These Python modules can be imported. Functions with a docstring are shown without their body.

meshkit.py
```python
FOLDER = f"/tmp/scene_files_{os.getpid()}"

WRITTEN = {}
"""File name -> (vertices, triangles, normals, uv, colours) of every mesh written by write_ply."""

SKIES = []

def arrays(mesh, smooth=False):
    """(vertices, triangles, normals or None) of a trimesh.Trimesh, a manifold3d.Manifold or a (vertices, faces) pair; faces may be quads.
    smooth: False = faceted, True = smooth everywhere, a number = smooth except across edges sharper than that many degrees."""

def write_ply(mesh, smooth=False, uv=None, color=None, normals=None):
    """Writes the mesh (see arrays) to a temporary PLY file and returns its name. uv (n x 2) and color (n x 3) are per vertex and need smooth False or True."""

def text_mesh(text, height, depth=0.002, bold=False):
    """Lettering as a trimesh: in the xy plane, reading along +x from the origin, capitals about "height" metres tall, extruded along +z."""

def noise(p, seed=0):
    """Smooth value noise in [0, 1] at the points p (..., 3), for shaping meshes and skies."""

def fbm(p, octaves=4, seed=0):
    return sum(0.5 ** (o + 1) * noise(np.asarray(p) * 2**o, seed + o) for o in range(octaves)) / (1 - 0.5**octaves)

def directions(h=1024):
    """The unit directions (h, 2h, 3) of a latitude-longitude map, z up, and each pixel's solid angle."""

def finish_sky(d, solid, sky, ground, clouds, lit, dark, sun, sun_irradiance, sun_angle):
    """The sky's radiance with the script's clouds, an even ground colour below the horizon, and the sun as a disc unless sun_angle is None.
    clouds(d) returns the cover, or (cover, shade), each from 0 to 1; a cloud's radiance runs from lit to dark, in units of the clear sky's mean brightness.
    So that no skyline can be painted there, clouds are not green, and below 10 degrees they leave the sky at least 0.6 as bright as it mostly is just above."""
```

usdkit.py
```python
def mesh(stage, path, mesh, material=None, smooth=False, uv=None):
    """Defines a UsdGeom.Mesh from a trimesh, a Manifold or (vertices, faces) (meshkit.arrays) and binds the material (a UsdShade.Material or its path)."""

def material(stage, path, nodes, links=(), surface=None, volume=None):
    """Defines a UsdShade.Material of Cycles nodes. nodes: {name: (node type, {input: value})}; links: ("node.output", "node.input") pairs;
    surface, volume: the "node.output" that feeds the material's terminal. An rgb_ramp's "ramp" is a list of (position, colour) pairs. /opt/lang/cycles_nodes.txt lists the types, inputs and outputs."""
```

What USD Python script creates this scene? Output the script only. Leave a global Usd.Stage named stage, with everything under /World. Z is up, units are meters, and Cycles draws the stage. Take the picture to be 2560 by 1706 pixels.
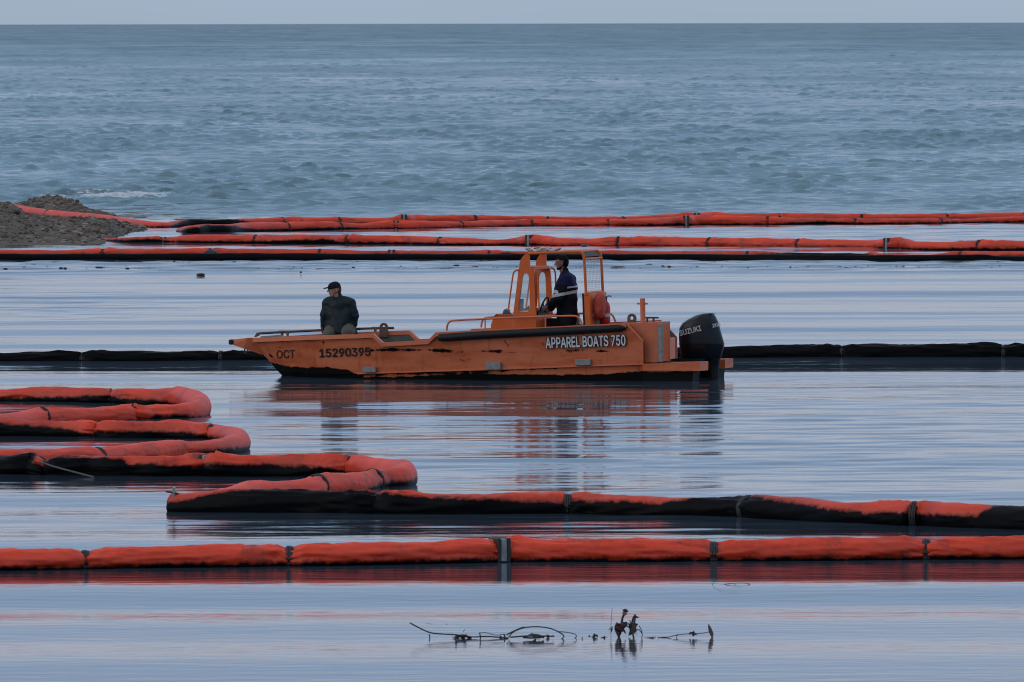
import math, random
import numpy as np, trimesh, manifold3d as m3, usdkit, meshkit
from pxr import Usd, UsdGeom, UsdLux, UsdShade, Gf, Sdf, Vt
from scipy.interpolate import PchipInterpolator

# exposure, light and sea state
EXPO, SUNI = 0.0, 0.17
SKYRAMP = [(0, (3.8, 4.75, 6.15)), (.012, (4.3, 5.1, 6.3)), (.026, (5.6, 5.95, 7.1)), (.040, (5.3, 5.8, 7.1)), (.056, (3.3, 4.4, 6.4)), (.09, (2.85, 4.1, 6.2)), (.2, (2.75, 4.15, 6.1)), (.45, (4.2, 5.1, 6.6)), (1, (6.4, 6.8, 7.8))]
SW, RP, SEA = 0.5, 1.0, 1.0
ORANGE = (.76, .046, .007)
BOATC = (.54, .135, .055)
CABC = (.58, .10, .009)

stage = Usd.Stage.CreateInMemory()
UsdGeom.SetStageUpAxis(stage, 'Z'); UsdGeom.SetStageMetersPerUnit(stage, 1.0)
UsdGeom.Xform.Define(stage, '/World'); UsdGeom.Scope.Define(stage, '/World/Looks')
random.seed(7); rng = np.random.default_rng(7)

# ------------------------------------------------------------------ camera: a long lens on a low bank
EYE = np.array([0.0, 0.0, 5.72]); FPX = 31400.0; S = 2560 / 2353.0
TILT = math.atan((853 - 57.0) / FPX); ROLL = math.radians(0.11)
FWD = np.array([0, math.cos(TILT), -math.sin(TILT)]); UP0 = np.array([0, math.sin(TILT), math.cos(TILT)]); RT0 = np.array([1.0, 0, 0])
RT = RT0 * math.cos(ROLL) - UP0 * math.sin(ROLL); UP = UP0 * math.cos(ROLL) + RT0 * math.sin(ROLL)
cam = UsdGeom.Camera.Define(stage, '/World/camera')
mtx = Gf.Matrix4d(*RT, 0, *UP, 0, *(-FWD), 0, *EYE, 1)
cam.AddTransformOp().Set(mtx)
cam.CreateHorizontalApertureAttr(36.0); cam.CreateVerticalApertureAttr(36.0 * 682 / 1024)
cam.CreateFocalLengthAttr(36.0 * FPX / 2560); cam.CreateClippingRangeAttr(Gf.Vec2f(1, 200000))
cam.CreateFStopAttr(24.0); cam.CreateFocusDistanceAttr(200.0)
cam.CreateExposureAttr(EXPO)

# ------------------------------------------------------------------ sky and the weak, wide light of an overcast evening
SUN_EL, SUN_AZ = math.radians(22), math.radians(244)          # low, behind the camera and to its left
sunv = np.array([math.sin(SUN_AZ) * math.cos(SUN_EL), math.cos(SUN_AZ) * math.cos(SUN_EL), math.sin(SUN_EL)])
dome = UsdLux.DomeLight.Define(stage, '/World/sky')
skym = usdkit.material(stage, '/World/Looks/evening_sky', {
    'tc': ('texture_coordinate', {}),
    'sky': ('sky_texture', {'sky_type': 'single_scattering', 'sun_disc': False, 'sun_elevation': SUN_EL, 'sun_rotation': SUN_AZ,
                            'aerosol_density': 1.5}),
    'sep': ('separate_xyz', {}),
    'map': ('mapping', {'scale': (1.2, 1.2, 9.0)}),
    'n': ('noise_texture', {'scale': 2.2, 'detail': 5.0, 'roughness': 0.55}),
    'veil': ('rgb_ramp', {'ramp': SKYRAMP}),
    'cov': ('rgb_ramp', {'ramp': [(0, (.88,) * 3), (.06, (.9,) * 3), (.3, (.85,) * 3), (1, (.8,) * 3)]}),
    'nr': ('map_range', {'from_min': .3, 'from_max': .7, 'to_min': .86, 'to_max': 1.12, 'clamp': True}),
    'lit': ('vector_math', {'math_type': 'scale'}),
    'mix': ('mix', {'mix_type': 'mix'}),
    'bg': ('background_shader', {'strength': 0.1})},
    [('tc.generated', 'sep.vector'), ('tc.generated', 'map.vector'), ('map.vector', 'n.vector'), ('sep.z', 'veil.fac'), ('sep.z', 'cov.fac'),
     ('n.fac', 'nr.value'), ('veil.color', 'lit.vector1'), ('nr.result', 'lit.scale'),
     ('cov.color', 'mix.fac'), ('sky.color', 'mix.color1'), ('lit.vector', 'mix.color2'), ('mix.color', 'bg.color')], surface='bg.background')
UsdShade.MaterialBindingAPI.Apply(dome.GetPrim()).Bind(skym)
dome.GetPrim().SetCustomDataByKey('label', 'pale lilac overcast evening sky above the sea horizon')
dome.GetPrim().SetCustomDataByKey('category', 'sky'); dome.GetPrim().SetCustomDataByKey('kind', 'structure')
sun = UsdLux.DistantLight.Define(stage, '/World/sun')
sun.CreateNormalizeAttr(True); sun.CreateIntensityAttr(SUNI); sun.CreateAngleAttr(60.0); sun.CreateColorAttr(Gf.Vec3f(1, .9, .8))
zax = sunv; xax = np.cross([0, 0, 1], zax); xax /= np.linalg.norm(xax); yax = np.cross(zax, xax)
sun.AddTransformOp().Set(Gf.Matrix4d(*xax, 0, *yax, 0, *zax, 0, 0, 0, 60, 1))

# ------------------------------------------------------------------ helpers
def ray(xd, yd):
    d = FWD + RT * ((xd * S - 1280) / FPX) - UP * ((yd * S - 853) / FPX)
    return d
def ground(xd, yd, z=0.0):
    d = ray(xd, yd); return EYE + d * ((z - EYE[2]) / d[2])
def at_depth(xd, yd, Y):
    d = ray(xd, yd); return EYE + d * (Y / d[1])
_used = {}
def numbered(parent, name):
    k = (parent, name); n = _used.get(k, -1) + 1; _used[k] = n
    return f'{parent}/{name}' + (f'_{n:03d}' if n else '')
def tag(p, label=None, cat=None, group=None, kind=None):
    p = p.GetPrim() if hasattr(p, 'GetPrim') else p
    for k, v in (('label', label), ('category', cat), ('group', group), ('kind', kind)):
        if v: p.SetCustomDataByKey(k, v)
    return p
def thing(name, label, cat, group=None, matrix=None, kind=None):
    x = UsdGeom.Xform.Define(stage, numbered('/World', name))
    if matrix is not None: x.AddTransformOp().Set(Gf.Matrix4d(*np.asarray(matrix).T.ravel().tolist()))
    return tag(x, label, cat, group, kind)
def obj(name, mesh, mat, parent=None, smooth=False, prim=None, label=None, kind=None, cat=None, group=None):
    base = '/World' if parent is None else str((parent.GetPrim() if hasattr(parent, 'GetPrim') else parent).GetPath())
    m = usdkit.mesh(stage, numbered(base, name), mesh, mat, smooth=smooth)
    for k, v in (prim or {}).items():
        UsdGeom.PrimvarsAPI(m).CreatePrimvar(k, Sdf.ValueTypeNames.FloatArray, 'vertex').Set(Vt.FloatArray.FromNumpy(np.asarray(v, np.float32)))
    tag(m, label, cat, group, kind)
    return m
L = '/World/Looks/'
def mat(name, nodes, links=(), surface='p.BSDF'): return usdkit.material(stage, L + name, nodes, list(links), surface=surface)
def plain(name, col, rough=.5, var=.25, scale=9.0, bump=0.0, metal=0.0, spec=.5):
    c = np.array(col)
    return mat(name, {'g': ('texture_coordinate', {}), 'n': ('noise_texture', {'scale': scale, 'detail': 5.0, 'roughness': .6}),
                      'r': ('rgb_ramp', {'ramp': [(.25, tuple(c * (1 - var))), (.75, tuple(np.minimum(c * (1 + var), 1)))]}),
                      'b': ('bump', {'strength': .5, 'distance': bump}),
                      'p': ('principled_bsdf', {'roughness': rough, 'metallic': metal, 'specular_ior_level': spec})},
               [('g.object', 'n.vector'), ('n.fac', 'r.fac'), ('r.color', 'p.base_color')] + ([('n.fac', 'b.height'), ('b.normal', 'p.normal')] if bump else []))
def cat_(ms): return trimesh.util.concatenate([m for m in ms])
def to_tm(man):
    m = man.to_mesh(); return trimesh.Trimesh(np.array(m.vert_properties[:, :3]), np.array(m.tri_verts), process=False)
def tube(pts, r, n=8, caps=True, closed=False):
    pts = np.asarray(pts, float); N = len(pts)
    r = np.broadcast_to(np.asarray(r, float), (N,))
    t = np.gradient(pts, axis=0) if not closed else np.roll(pts, -1, 0) - np.roll(pts, 1, 0)
    t /= np.linalg.norm(t, axis=1, keepdims=True) + 1e-12
    ref = np.array([0, 0, 1.0]) if np.mean(np.abs(t[:, 2])) < .8 else np.array([0, 1.0, 0])
    a = np.cross(t, ref); bad = np.linalg.norm(a, axis=1) < 1e-3
    a[bad] = np.cross(t[bad], [1.0, .2, 0]); a /= np.linalg.norm(a, axis=1, keepdims=True)
    for i in range(1, N):
        if np.dot(a[i], a[i - 1]) < 0: a[i] = -a[i]
    b = np.cross(a, t)
    ph = np.arange(n) / n * 2 * np.pi
    v = (pts[:, None] + r[:, None, None] * (np.cos(ph)[None, :, None] * a[:, None] + np.sin(ph)[None, :, None] * b[:, None])).reshape(-1, 3)
    f = []
    for i in range(N if closed else N - 1):
        j = (i + 1) % N
        for k in range(n):
            l = (k + 1) % n
            f += [[i * n + k, i * n + l, j * n + l], [i * n + k, j * n + l, j * n + k]]
    if caps and not closed:
        v = np.vstack([v, pts[:1], pts[-1:]]); c0, c1 = len(v) - 2, len(v) - 1
        for k in range(n):
            l = (k + 1) % n
            f += [[c0, l, k], [c1, (N - 1) * n + k, (N - 1) * n + l]]
    return trimesh.Trimesh(v, np.array(f), process=False)
def smoothed(pts, n=6):
    """a rounded polyline: Chaikin corner cutting"""
    p = np.asarray(pts, float)
    for _ in range(n // 3):
        q = np.empty((2 * len(p) - 2, p.shape[1])); q[0::2] = .75 * p[:-1] + .25 * p[1:]; q[1::2] = .25 * p[:-1] + .75 * p[1:]
        p = np.vstack([p[:1], q, p[-1:]])
    return p
def hull_pts(p): return to_tm(m3.Manifold.hull_points(np.asarray(p, np.float64)))
def box(c, s, bev=.006):
    c, h = np.asarray(c, float), np.asarray(s, float) / 2; b = min(bev, *(h * .45))
    p = [[sx * (h[0] - (b if k != 0 else 0)), sy * (h[1] - (b if k != 1 else 0)), sz * (h[2] - (b if k != 2 else 0))]
         for sx in (-1, 1) for sy in (-1, 1) for sz in (-1, 1) for k in range(3)]
    return hull_pts(np.array(p) + c)
def text_on(text, height, wide, origin, ax, ay, depth=.003, bold=True):
    """lettering lying on a plane: origin at its lower left, ax along the line, ay up"""
    t = meshkit.text_mesh(text, height, depth, bold=bold); v = np.array(t.vertices)
    v[:, 0] *= wide / (v[:, 0].max() - v[:, 0].min()); v[:, 0] -= v[:, 0].min()
    ax, ay = np.asarray(ax, float), np.asarray(ay, float); az = np.cross(ax, ay); az /= np.linalg.norm(az)
    return trimesh.Trimesh(np.asarray(origin) + v[:, :1] * ax + v[:, 1:2] * ay + v[:, 2:] * az, t.faces, process=False)

# ------------------------------------------------------------------ water
def waves(x, y, comps):
    h = np.zeros_like(x)
    for a, lam, th, ph in comps:
        k = 2 * np.pi / lam
        h += a * np.cos(k * (y * math.cos(th) + x * math.sin(th)) + ph)
    return h
def patch(x, y, sx, sy, seed, lo=.35, hi=.65):
    n = meshkit.fbm(np.stack([x / sx, y / sy, np.zeros_like(x)], -1), 3, seed)
    t = np.clip((n - lo) / (hi - lo), 0, 1); return t * t * (3 - 2 * t)
def grid_faces(nr, nc):
    i = np.arange(nr * nc).reshape(nr, nc)
    a, b, c, d = i[:-1, :-1].ravel(), i[:-1, 1:].ravel(), i[1:, 1:].ravel(), i[1:, :-1].ravel()
    return np.vstack([np.stack([a, b, c], 1), np.stack([a, c, d], 1)])
JOIN = 366.0
R = np.random.default_rng(3)
swell = [(SW * .0036 * lam * (.3 if lam < 3 else .55 if lam < 4 else 1), lam, R.normal(0, .07), R.uniform(0, 6.28)) for lam in (2.1, 2.7, 3.4, 4.3, 5.9, 7.7, 10.5)]
longs = [(SW * .0030 * lam, lam, R.normal(0, .05), R.uniform(0, 6.28)) for lam in (6.3, 8.9, 13.0)]
rip = [(.0011 * lam ** .9, lam, R.normal(0, .6), R.uniform(0, 6.28)) for lam in np.geomspace(.55, 2.4, 22)]
step = lambda v, a, b: (lambda t: t * t * (3 - 2 * t))(np.clip((v - a) / (b - a), 0, 1))
def lagoon_h(x, y):
    far = step(y, 290, 345)
    mid = step(y, 150, 215)
    m = patch(x, y, 5.0, 11.0, 11, .38, .62)
    wake = np.exp(-((x - .5) / 7.0) ** 2) * step(y, 130, 150) * (1 - .8 * step(y, 176, 192)) * (1 - step(y, 200, 210))      # ripples sent out by the boat
    right = step(x, -3, 4) * step(y, 140, 165) * (1 - step(y, 190, 205))
    ruffled = step(y, 286, 289) * (1 - step(y, 303, 306))
    left_patch = step(-x, 5.0, 9.0) * step(y, 236, 246) * (1 - step(y, 262, 272))
    still = 1 - .65 * np.exp(-((y - 191) / 9) ** 2)
    h = waves(x, y, swell) * (.10 + .90 * mid) * (1 - .4 * far) * still + waves(x, y, longs) * (1 - mid) * (.85 + .15 * step(y, 138, 160))
    return h + waves(x, y, rip) * RP * (.045 + .2 * m * mid * still + .75 * wake + .5 * right + 1.1 * far + 2.4 * ruffled + .9 * left_patch)
xs = np.concatenate([-np.geomspace(400, 24, 14), np.arange(-22, 22.01, .25), np.geomspace(24, 400, 14)])
ys = np.concatenate([np.linspace(-60, 92, 30), np.arange(95, JOIN, .2), [JOIN]])
X, Y = np.meshgrid(xs, ys)
Z = lagoon_h(X, Y) * np.clip((JOIN - Y) / 3, 0, 1) * np.clip((Y - 80) / 10, 0, 1)
water_nodes = lambda scale, dist, rough, base, extra={}: {
    'g': ('geometry', {}), 'map': ('mapping', {'scale': (.45, 1.0, 1.0)}),
    'n': ('noise_texture', {'scale': scale, 'detail': 3.0, 'roughness': .55}),
    'b': ('bump', {'strength': 1.0, 'distance': dist}),
    'p': ('principled_bsdf', {'base_color': base, 'roughness': rough, 'ior': 1.333}), **extra}
water_links = [('g.position', 'map.vector'), ('map.vector', 'n.vector'), ('n.fac', 'b.height'), ('b.normal', 'p.normal')]
lag_m = mat('calm_oily_water', water_nodes(2.2, .006, .05, (.018, .028, .038)), water_links)
lag = obj('lagoon_water', (np.stack([X, Y, Z], -1).reshape(-1, 3), grid_faces(*X.shape)), lag_m, smooth=True,
          label='calm oily water inside the orange booms, streaked with pale reflections', cat='water', kind='structure')

# the open sea beyond the farthest boom
ts = np.concatenate([-np.geomspace(1.6, .066, 16), np.linspace(-.058, .058, 340), np.geomspace(.066, 1.6, 16)])
yy = [JOIN]
while yy[-1] < 3000: yy.append(yy[-1] + max(.2, yy[-1] * .0008))
yy = np.array(yy + list(np.geomspace(3010, 14000, 420)) + list(np.geomspace(15000, 70000, 12)))
T, Y = np.meshgrid(ts, yy); X = T * Y
sea_c = []
for lam in np.geomspace(.5, 9, 56):
    sea_c.append((SEA * .0085 * lam ** .15, lam, R.normal(.1, .6), R.uniform(0, 6.28)))
h = np.zeros_like(X)
for a, lam, th, ph in sea_c:
    k = 2 * np.pi / lam; fade = np.maximum(np.clip(1.4 - Y * .00085 / lam * 2.2, 0, 1), .55 * (lam > 3))
    h += a * fade * np.cos(k * (Y * math.cos(th) + X * math.sin(th)) + ph)
h *= .5 + .6 * patch(X, Y, 9, 40, 5)
def field(l0, l1, n, sp, seed):
    q = np.random.default_rng(seed); g = np.zeros_like(X)
    for lam in np.geomspace(l0, l1, n):
        th, k = q.normal(.1, sp), 2 * np.pi / lam
        g += np.cos(k * (Y * math.cos(th) + X * math.sin(th)) + q.uniform(0, 6.28))
    return g / math.sqrt(n / 2)
h += SEA * .062 * np.maximum(field(.55, 1.25, 34, .42, 31) - .45, 0) ** .9 * (.3 + .9 * patch(X, Y, 5, 25, 8))
far_fade = np.clip(1.15 - Y / 1500, .25, 1)
h += SEA * .04 * far_fade * np.maximum(field(1.3, 2.6, 26, .4, 32) - 1.4, 0) ** .9
h += SEA * .045 * np.clip(1.3 - Y / 800, .1, 1) * np.maximum(field(4.0, 8.0, 22, .5, 33) - 1.6, 0)
h += SEA * .16 * np.clip((Y - 1100) / 1500, 0, 1) * np.maximum(field(9.0, 34.0, 24, .8, 34) - .6, 0)
h *= np.clip((Y - JOIN - 2) / 45, 0, 1) ** .7
foam = np.full_like(h, -1.0)
for xd, yd, hh, hw in ((300, 447, .34, 55), (150, 451, .24, 90), (60, 456, .10, 70), (590, 414, .16, 60), (1110, 368, .18, 45), (620, 388, .16, 50), (640, 420, .14, 90), (100, 386, .13, 60), (560, 443, .12, 90), (1240, 402, .10, 60),
                       (2140, 420, .17, 90), (1900, 412, .09, 70), (905, 450, .08, 60), (1500, 440, .08, 70), (1010, 358, .1, 50), (330, 470, .10, 60), (480, 497, .08, 60)):
    c = ground(xd, yd); wx = hw * S * c[1] / FPX
    h += hh * np.exp(-((X - c[0]) / wx) ** 2 - ((Y - c[1] - .06 * (X - c[0])) / 1.0) ** 2)
for xd, yd, hw, dy in ((240, 455, 150, 5.5), (330, 452, 75, 5), (790, 361, 22, 6), (540, 501, 25, 3), (610, 501.5, 30, 3), (1240, 360, 12, 3)):
    c = ground(xd, yd); wx = hw * S * c[1] / FPX
    foam = np.maximum(foam, 1 - ((X - c[0]) / wx) ** 2 - ((Y - c[1]) / dy) ** 2)
h *= np.clip((Y - JOIN) / 3, 0, 1)
h[Y > 14500] = 0
sea_m = mat('open_sea_water', water_nodes(4.0, .035, .08, (.019, .062, .074), {
    'sep': ('separate_xyz', {}), 'rr': ('map_range', {'from_min': 600.0, 'from_max': 4000.0, 'to_min': .10, 'to_max': .30, 'clamp': True}),
    'foam': ('attribute', {'attribute': 'foam'}), 'fn': ('noise_texture', {'scale': 5.0, 'detail': 6.0, 'roughness': .7}),
    'fa': ('math', {'math_type': 'multiply_add', 'value2': 4.6, 'value3': -2.55}), 'fs': ('math', {'math_type': 'add'}),
    'fm': ('map_range', {'from_min': .2, 'from_max': .6, 'clamp': True}),
    'gm': ('mapping', {'scale': (.02, .0045, 1.0)}), 'gn': ('noise_texture', {'scale': 1.0, 'detail': 5.0, 'roughness': .6}), 'ga': ('math', {'math_type': 'multiply_add', 'value2': .5, 'value3': -.25}), 'gs': ('math', {'math_type': 'add', 'use_clamp': True}),
    'fr': ('mix_closure', {}), 'white': ('principled_bsdf', {'base_color': (.52, .55, .57), 'roughness': .8})}),
    water_links + [('g.position', 'sep.vector'), ('sep.y', 'rr.value'), ('g.position', 'gm.vector'), ('gm.vector', 'gn.vector'), ('gn.fac', 'ga.value1'), ('rr.result', 'gs.value1'), ('ga.value', 'gs.value2'), ('gs.value', 'p.roughness'),
                   ('g.position', 'fn.vector'), ('fn.fac', 'fa.value1'), ('fa.value', 'fs.value1'), ('foam.fac', 'fs.value2'), ('fs.value', 'fm.value'),
                   ('fm.result', 'fr.fac'), ('p.BSDF', 'fr.closure1'), ('white.BSDF', 'fr.closure2')], surface='fr.closure')
obj('sea', (np.stack([X, Y, h], -1).reshape(-1, 3), grid_faces(*X.shape)), sea_m, smooth=True, prim={'foam': foam.ravel()},
    label='choppy blue green open sea reaching to the horizon', cat='sea', kind='structure')

# ------------------------------------------------------------------ gravel spit at the left
def xd_of(x, y): return (1280 + FPX * x / y) / S
def row_of(z, y): return (57 + (EYE[2] - z) * FPX / y) / S
def z_for(row, y): return EYE[2] - (row * S - 57) * y / FPX
front_sil = PchipInterpolator([-400, -120, -40, 0, 20, 45, 62, 110, 150, 190, 215, 250, 290, 312, 340], [448, 452, 458, 462, 467, 479, 491, 499, 503, 503, 500, 506, 514, 523, 532])
back_sil = PchipInterpolator([-400, -100, 0, 45, 60, 85, 100, 130, 160, 185, 205, 230, 252, 275], [462, 470, 472, 468, 462, 455, 450, 452, 459, 470, 482, 487, 492, 500])
gx, gy = np.arange(-40, -8.4, .09), np.arange(318, 402, .22)
X, Y = np.meshgrid(gx, gy); xd = xd_of(X, Y)
base_y = np.interp(xd, [-400, 200, 240, 262, 300, 330], [324, 325.5, 327, 333, 343, 349])
ridge = np.interp(xd, [-400, 100, 215, 262, 320], [338, 338, 340, 343, 350])
Hf = np.array([z_for(r, yv) for r, yv in zip(front_sil(np.clip(xd, -400, 340)).ravel(), ridge.ravel())]).reshape(X.shape)
Hf = np.where(xd > 325, -.3, Hf)
s = np.clip((Y - base_y) / np.maximum(ridge - base_y, .5), -1, 1)
prof = np.where(Y < ridge, np.clip(s, 0, 1) ** .8, np.exp(-((Y - ridge) / 7.0) ** 2))
hz1 = np.where(s < 0, s * .4, Hf * prof)
bridge = np.interp(xd, [100, 160, 190, 230, 262], [388, 384, 379, 371, 366])
Hb = np.array([z_for(r, yv) for r, yv in zip(back_sil(np.clip(xd, -400, 275)).ravel(), bridge.ravel())]).reshape(X.shape)
hz2 = np.where(xd > 262, -.3, np.where(Hb > 0, Hb * np.exp(-((Y - bridge) / 6.0) ** 2), Hb))
lowg = np.where((xd < 395) & (Y > 345) & (Y < np.interp(xd, [0, 200, 262, 300, 345], [396, 386, 366, 359, 350])), .05 - .0045 * np.maximum(xd - 330, 0) - .02 * np.abs(Y - 368) * (np.abs(Y - 368) > 22), -.35)
Zm = np.maximum(np.maximum(hz1, hz2), lowg)
nz = meshkit.fbm(np.stack([X * 2.2, Y * .9, Zm], -1), 5, 21) - .5
nz2 = meshkit.fbm(np.stack([X * 7, Y * 4.0, Zm], -1), 3, 22) - .5
Zm = Zm + (nz * .34 + nz2 * .16) * np.clip(Zm * 1.6 + .12, 0.03, .8)
Zm[Y < base_y - 1] = -.4
grav_m = mat('wet_brown_gravel', {
    'g': ('geometry', {}), 'v': ('voronoi_texture', {'scale': 9.0}), 'n': ('noise_texture', {'scale': 3.0, 'detail': 8.0, 'roughness': .75}),
    'r': ('rgb_ramp', {'ramp': [(.3, (.024, .017, .011)), (.5, (.075, .055, .036)), (.62, (.13, .097, .064)), (.8, (.25, .195, .14))]}),
    'mx': ('mix', {'mix_type': 'overlay', 'fac': .22}), 'b': ('bump', {'strength': .9, 'distance': .05}), 'p': ('principled_bsdf', {'roughness': .75})},
    [('g.position', 'v.vector'), ('g.position', 'n.vector'), ('n.fac', 'r.fac'), ('r.color', 'mx.color1'), ('v.color', 'mx.color2'), ('mx.color', 'p.base_color'),
     ('v.distance', 'b.height'), ('b.normal', 'p.normal')])
obj('gravel_spit', (np.stack([X, Y, Zm], -1).reshape(-1, 3), grid_faces(*X.shape)), grav_m, smooth=True,
    label='heaped brown gravel spit rising from the water at the left edge', cat='gravel heap', kind='structure')
# loose stones over it
sel = np.argwhere((Zm > .03) & (xd > -60))
sel = sel[rng.permutation(len(sel))[:5200]]
st = UsdGeom.PointInstancer.Define(stage, '/World/loose_stones')
tag(st, 'loose brown and grey stones strewn over the gravel spit', 'stones', kind='stuff')
protos = []
for k, c in enumerate(((.10, .074, .048), (.24, .19, .14), (.045, .033, .022))):
    s0 = trimesh.creation.icosphere(1); v = np.array(s0.vertices)
    v *= (.75 + .5 * meshkit.noise(v * 1.6 + k * 7, k))[:, None] * np.array([1.25, 1, .7])
    pm = obj('stone', (v, s0.faces), plain('stone_tone_' + 'abc'[k], c, .75, .3), st)
    protos.append(pm.GetPath())
st.CreatePrototypesRel().SetTargets(protos)
P = np.stack([X[sel[:, 0], sel[:, 1]], Y[sel[:, 0], sel[:, 1]], Zm[sel[:, 0], sel[:, 1]]], 1) + np.stack([rng.uniform(-.05, .05, len(sel)), rng.uniform(-.1, .1, len(sel)), np.zeros(len(sel))], 1)
sc = np.clip(rng.lognormal(-3.5, .6, len(sel)), .012, .085)
st.CreatePositionsAttr(Vt.Vec3fArray.FromNumpy(P.astype(np.float32)))
st.CreateScalesAttr(Vt.Vec3fArray.FromNumpy((sc[:, None] * rng.uniform(.7, 1.3, (len(sel), 3))).astype(np.float32)))
st.CreateProtoIndicesAttr(Vt.IntArray.FromNumpy(rng.choice([0, 1, 2], len(sel), p=[.45, .2, .35]).astype(np.int32)))
ang = rng.uniform(0, 6.28, len(sel))
st.CreateOrientationsAttr(Vt.QuathArray([Gf.Quath(math.cos(a / 2), 0, 0, math.sin(a / 2)) for a in ang]))

# ------------------------------------------------------------------ oil booms
boom_m = mat('oil_stained_boom_fabric', {
    'g': ('geometry', {}), 'oil': ('attribute', {'attribute': 'oil'}),
    'n': ('noise_texture', {'scale': 7.0, 'detail': 6.0, 'roughness': .65}), 'n2': ('noise_texture', {'scale': 1.6, 'detail': 4.0}),
    'n3': ('noise_texture', {'scale': 5.0, 'detail': 4.0, 'distortion': .8}),
    'a1': ('math', {'math_type': 'multiply_add', 'value2': .13, 'value3': -.065}), 'a2': ('math', {'math_type': 'add'}),
    'm': ('map_range', {'from_min': -.022, 'from_max': .022, 'clamp': True}),
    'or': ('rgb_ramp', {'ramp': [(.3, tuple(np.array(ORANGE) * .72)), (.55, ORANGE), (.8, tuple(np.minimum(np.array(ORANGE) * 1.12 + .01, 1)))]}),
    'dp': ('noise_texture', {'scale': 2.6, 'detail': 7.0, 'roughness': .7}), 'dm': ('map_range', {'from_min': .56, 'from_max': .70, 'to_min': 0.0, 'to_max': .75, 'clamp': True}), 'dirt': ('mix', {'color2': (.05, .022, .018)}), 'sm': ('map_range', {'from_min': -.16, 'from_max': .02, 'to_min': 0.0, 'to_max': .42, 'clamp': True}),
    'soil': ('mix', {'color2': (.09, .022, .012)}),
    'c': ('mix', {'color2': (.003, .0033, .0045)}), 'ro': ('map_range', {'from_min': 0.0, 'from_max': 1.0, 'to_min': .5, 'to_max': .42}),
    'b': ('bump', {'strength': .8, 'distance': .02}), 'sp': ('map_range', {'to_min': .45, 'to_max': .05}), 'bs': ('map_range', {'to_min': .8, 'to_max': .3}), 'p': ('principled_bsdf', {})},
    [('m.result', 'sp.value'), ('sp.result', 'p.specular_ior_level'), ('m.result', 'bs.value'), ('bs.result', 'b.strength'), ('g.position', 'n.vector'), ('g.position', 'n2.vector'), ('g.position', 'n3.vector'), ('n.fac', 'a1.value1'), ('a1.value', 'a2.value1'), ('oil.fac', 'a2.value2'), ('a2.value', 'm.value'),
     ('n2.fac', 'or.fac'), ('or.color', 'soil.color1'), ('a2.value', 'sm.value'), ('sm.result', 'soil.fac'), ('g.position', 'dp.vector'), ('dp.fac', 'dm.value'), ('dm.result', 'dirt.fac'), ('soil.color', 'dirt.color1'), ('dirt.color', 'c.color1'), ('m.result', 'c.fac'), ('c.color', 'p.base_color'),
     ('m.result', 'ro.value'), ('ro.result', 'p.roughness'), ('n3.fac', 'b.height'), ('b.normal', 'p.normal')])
strap_m = plain('black_strap_webbing', (.018, .018, .022), .6)
conn_m = plain('dull_connector_metal', (.22, .23, .24), .45, .35, 14, metal=.3)
rope_m = plain('wet_rope', (.07, .065, .055), .7)

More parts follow.
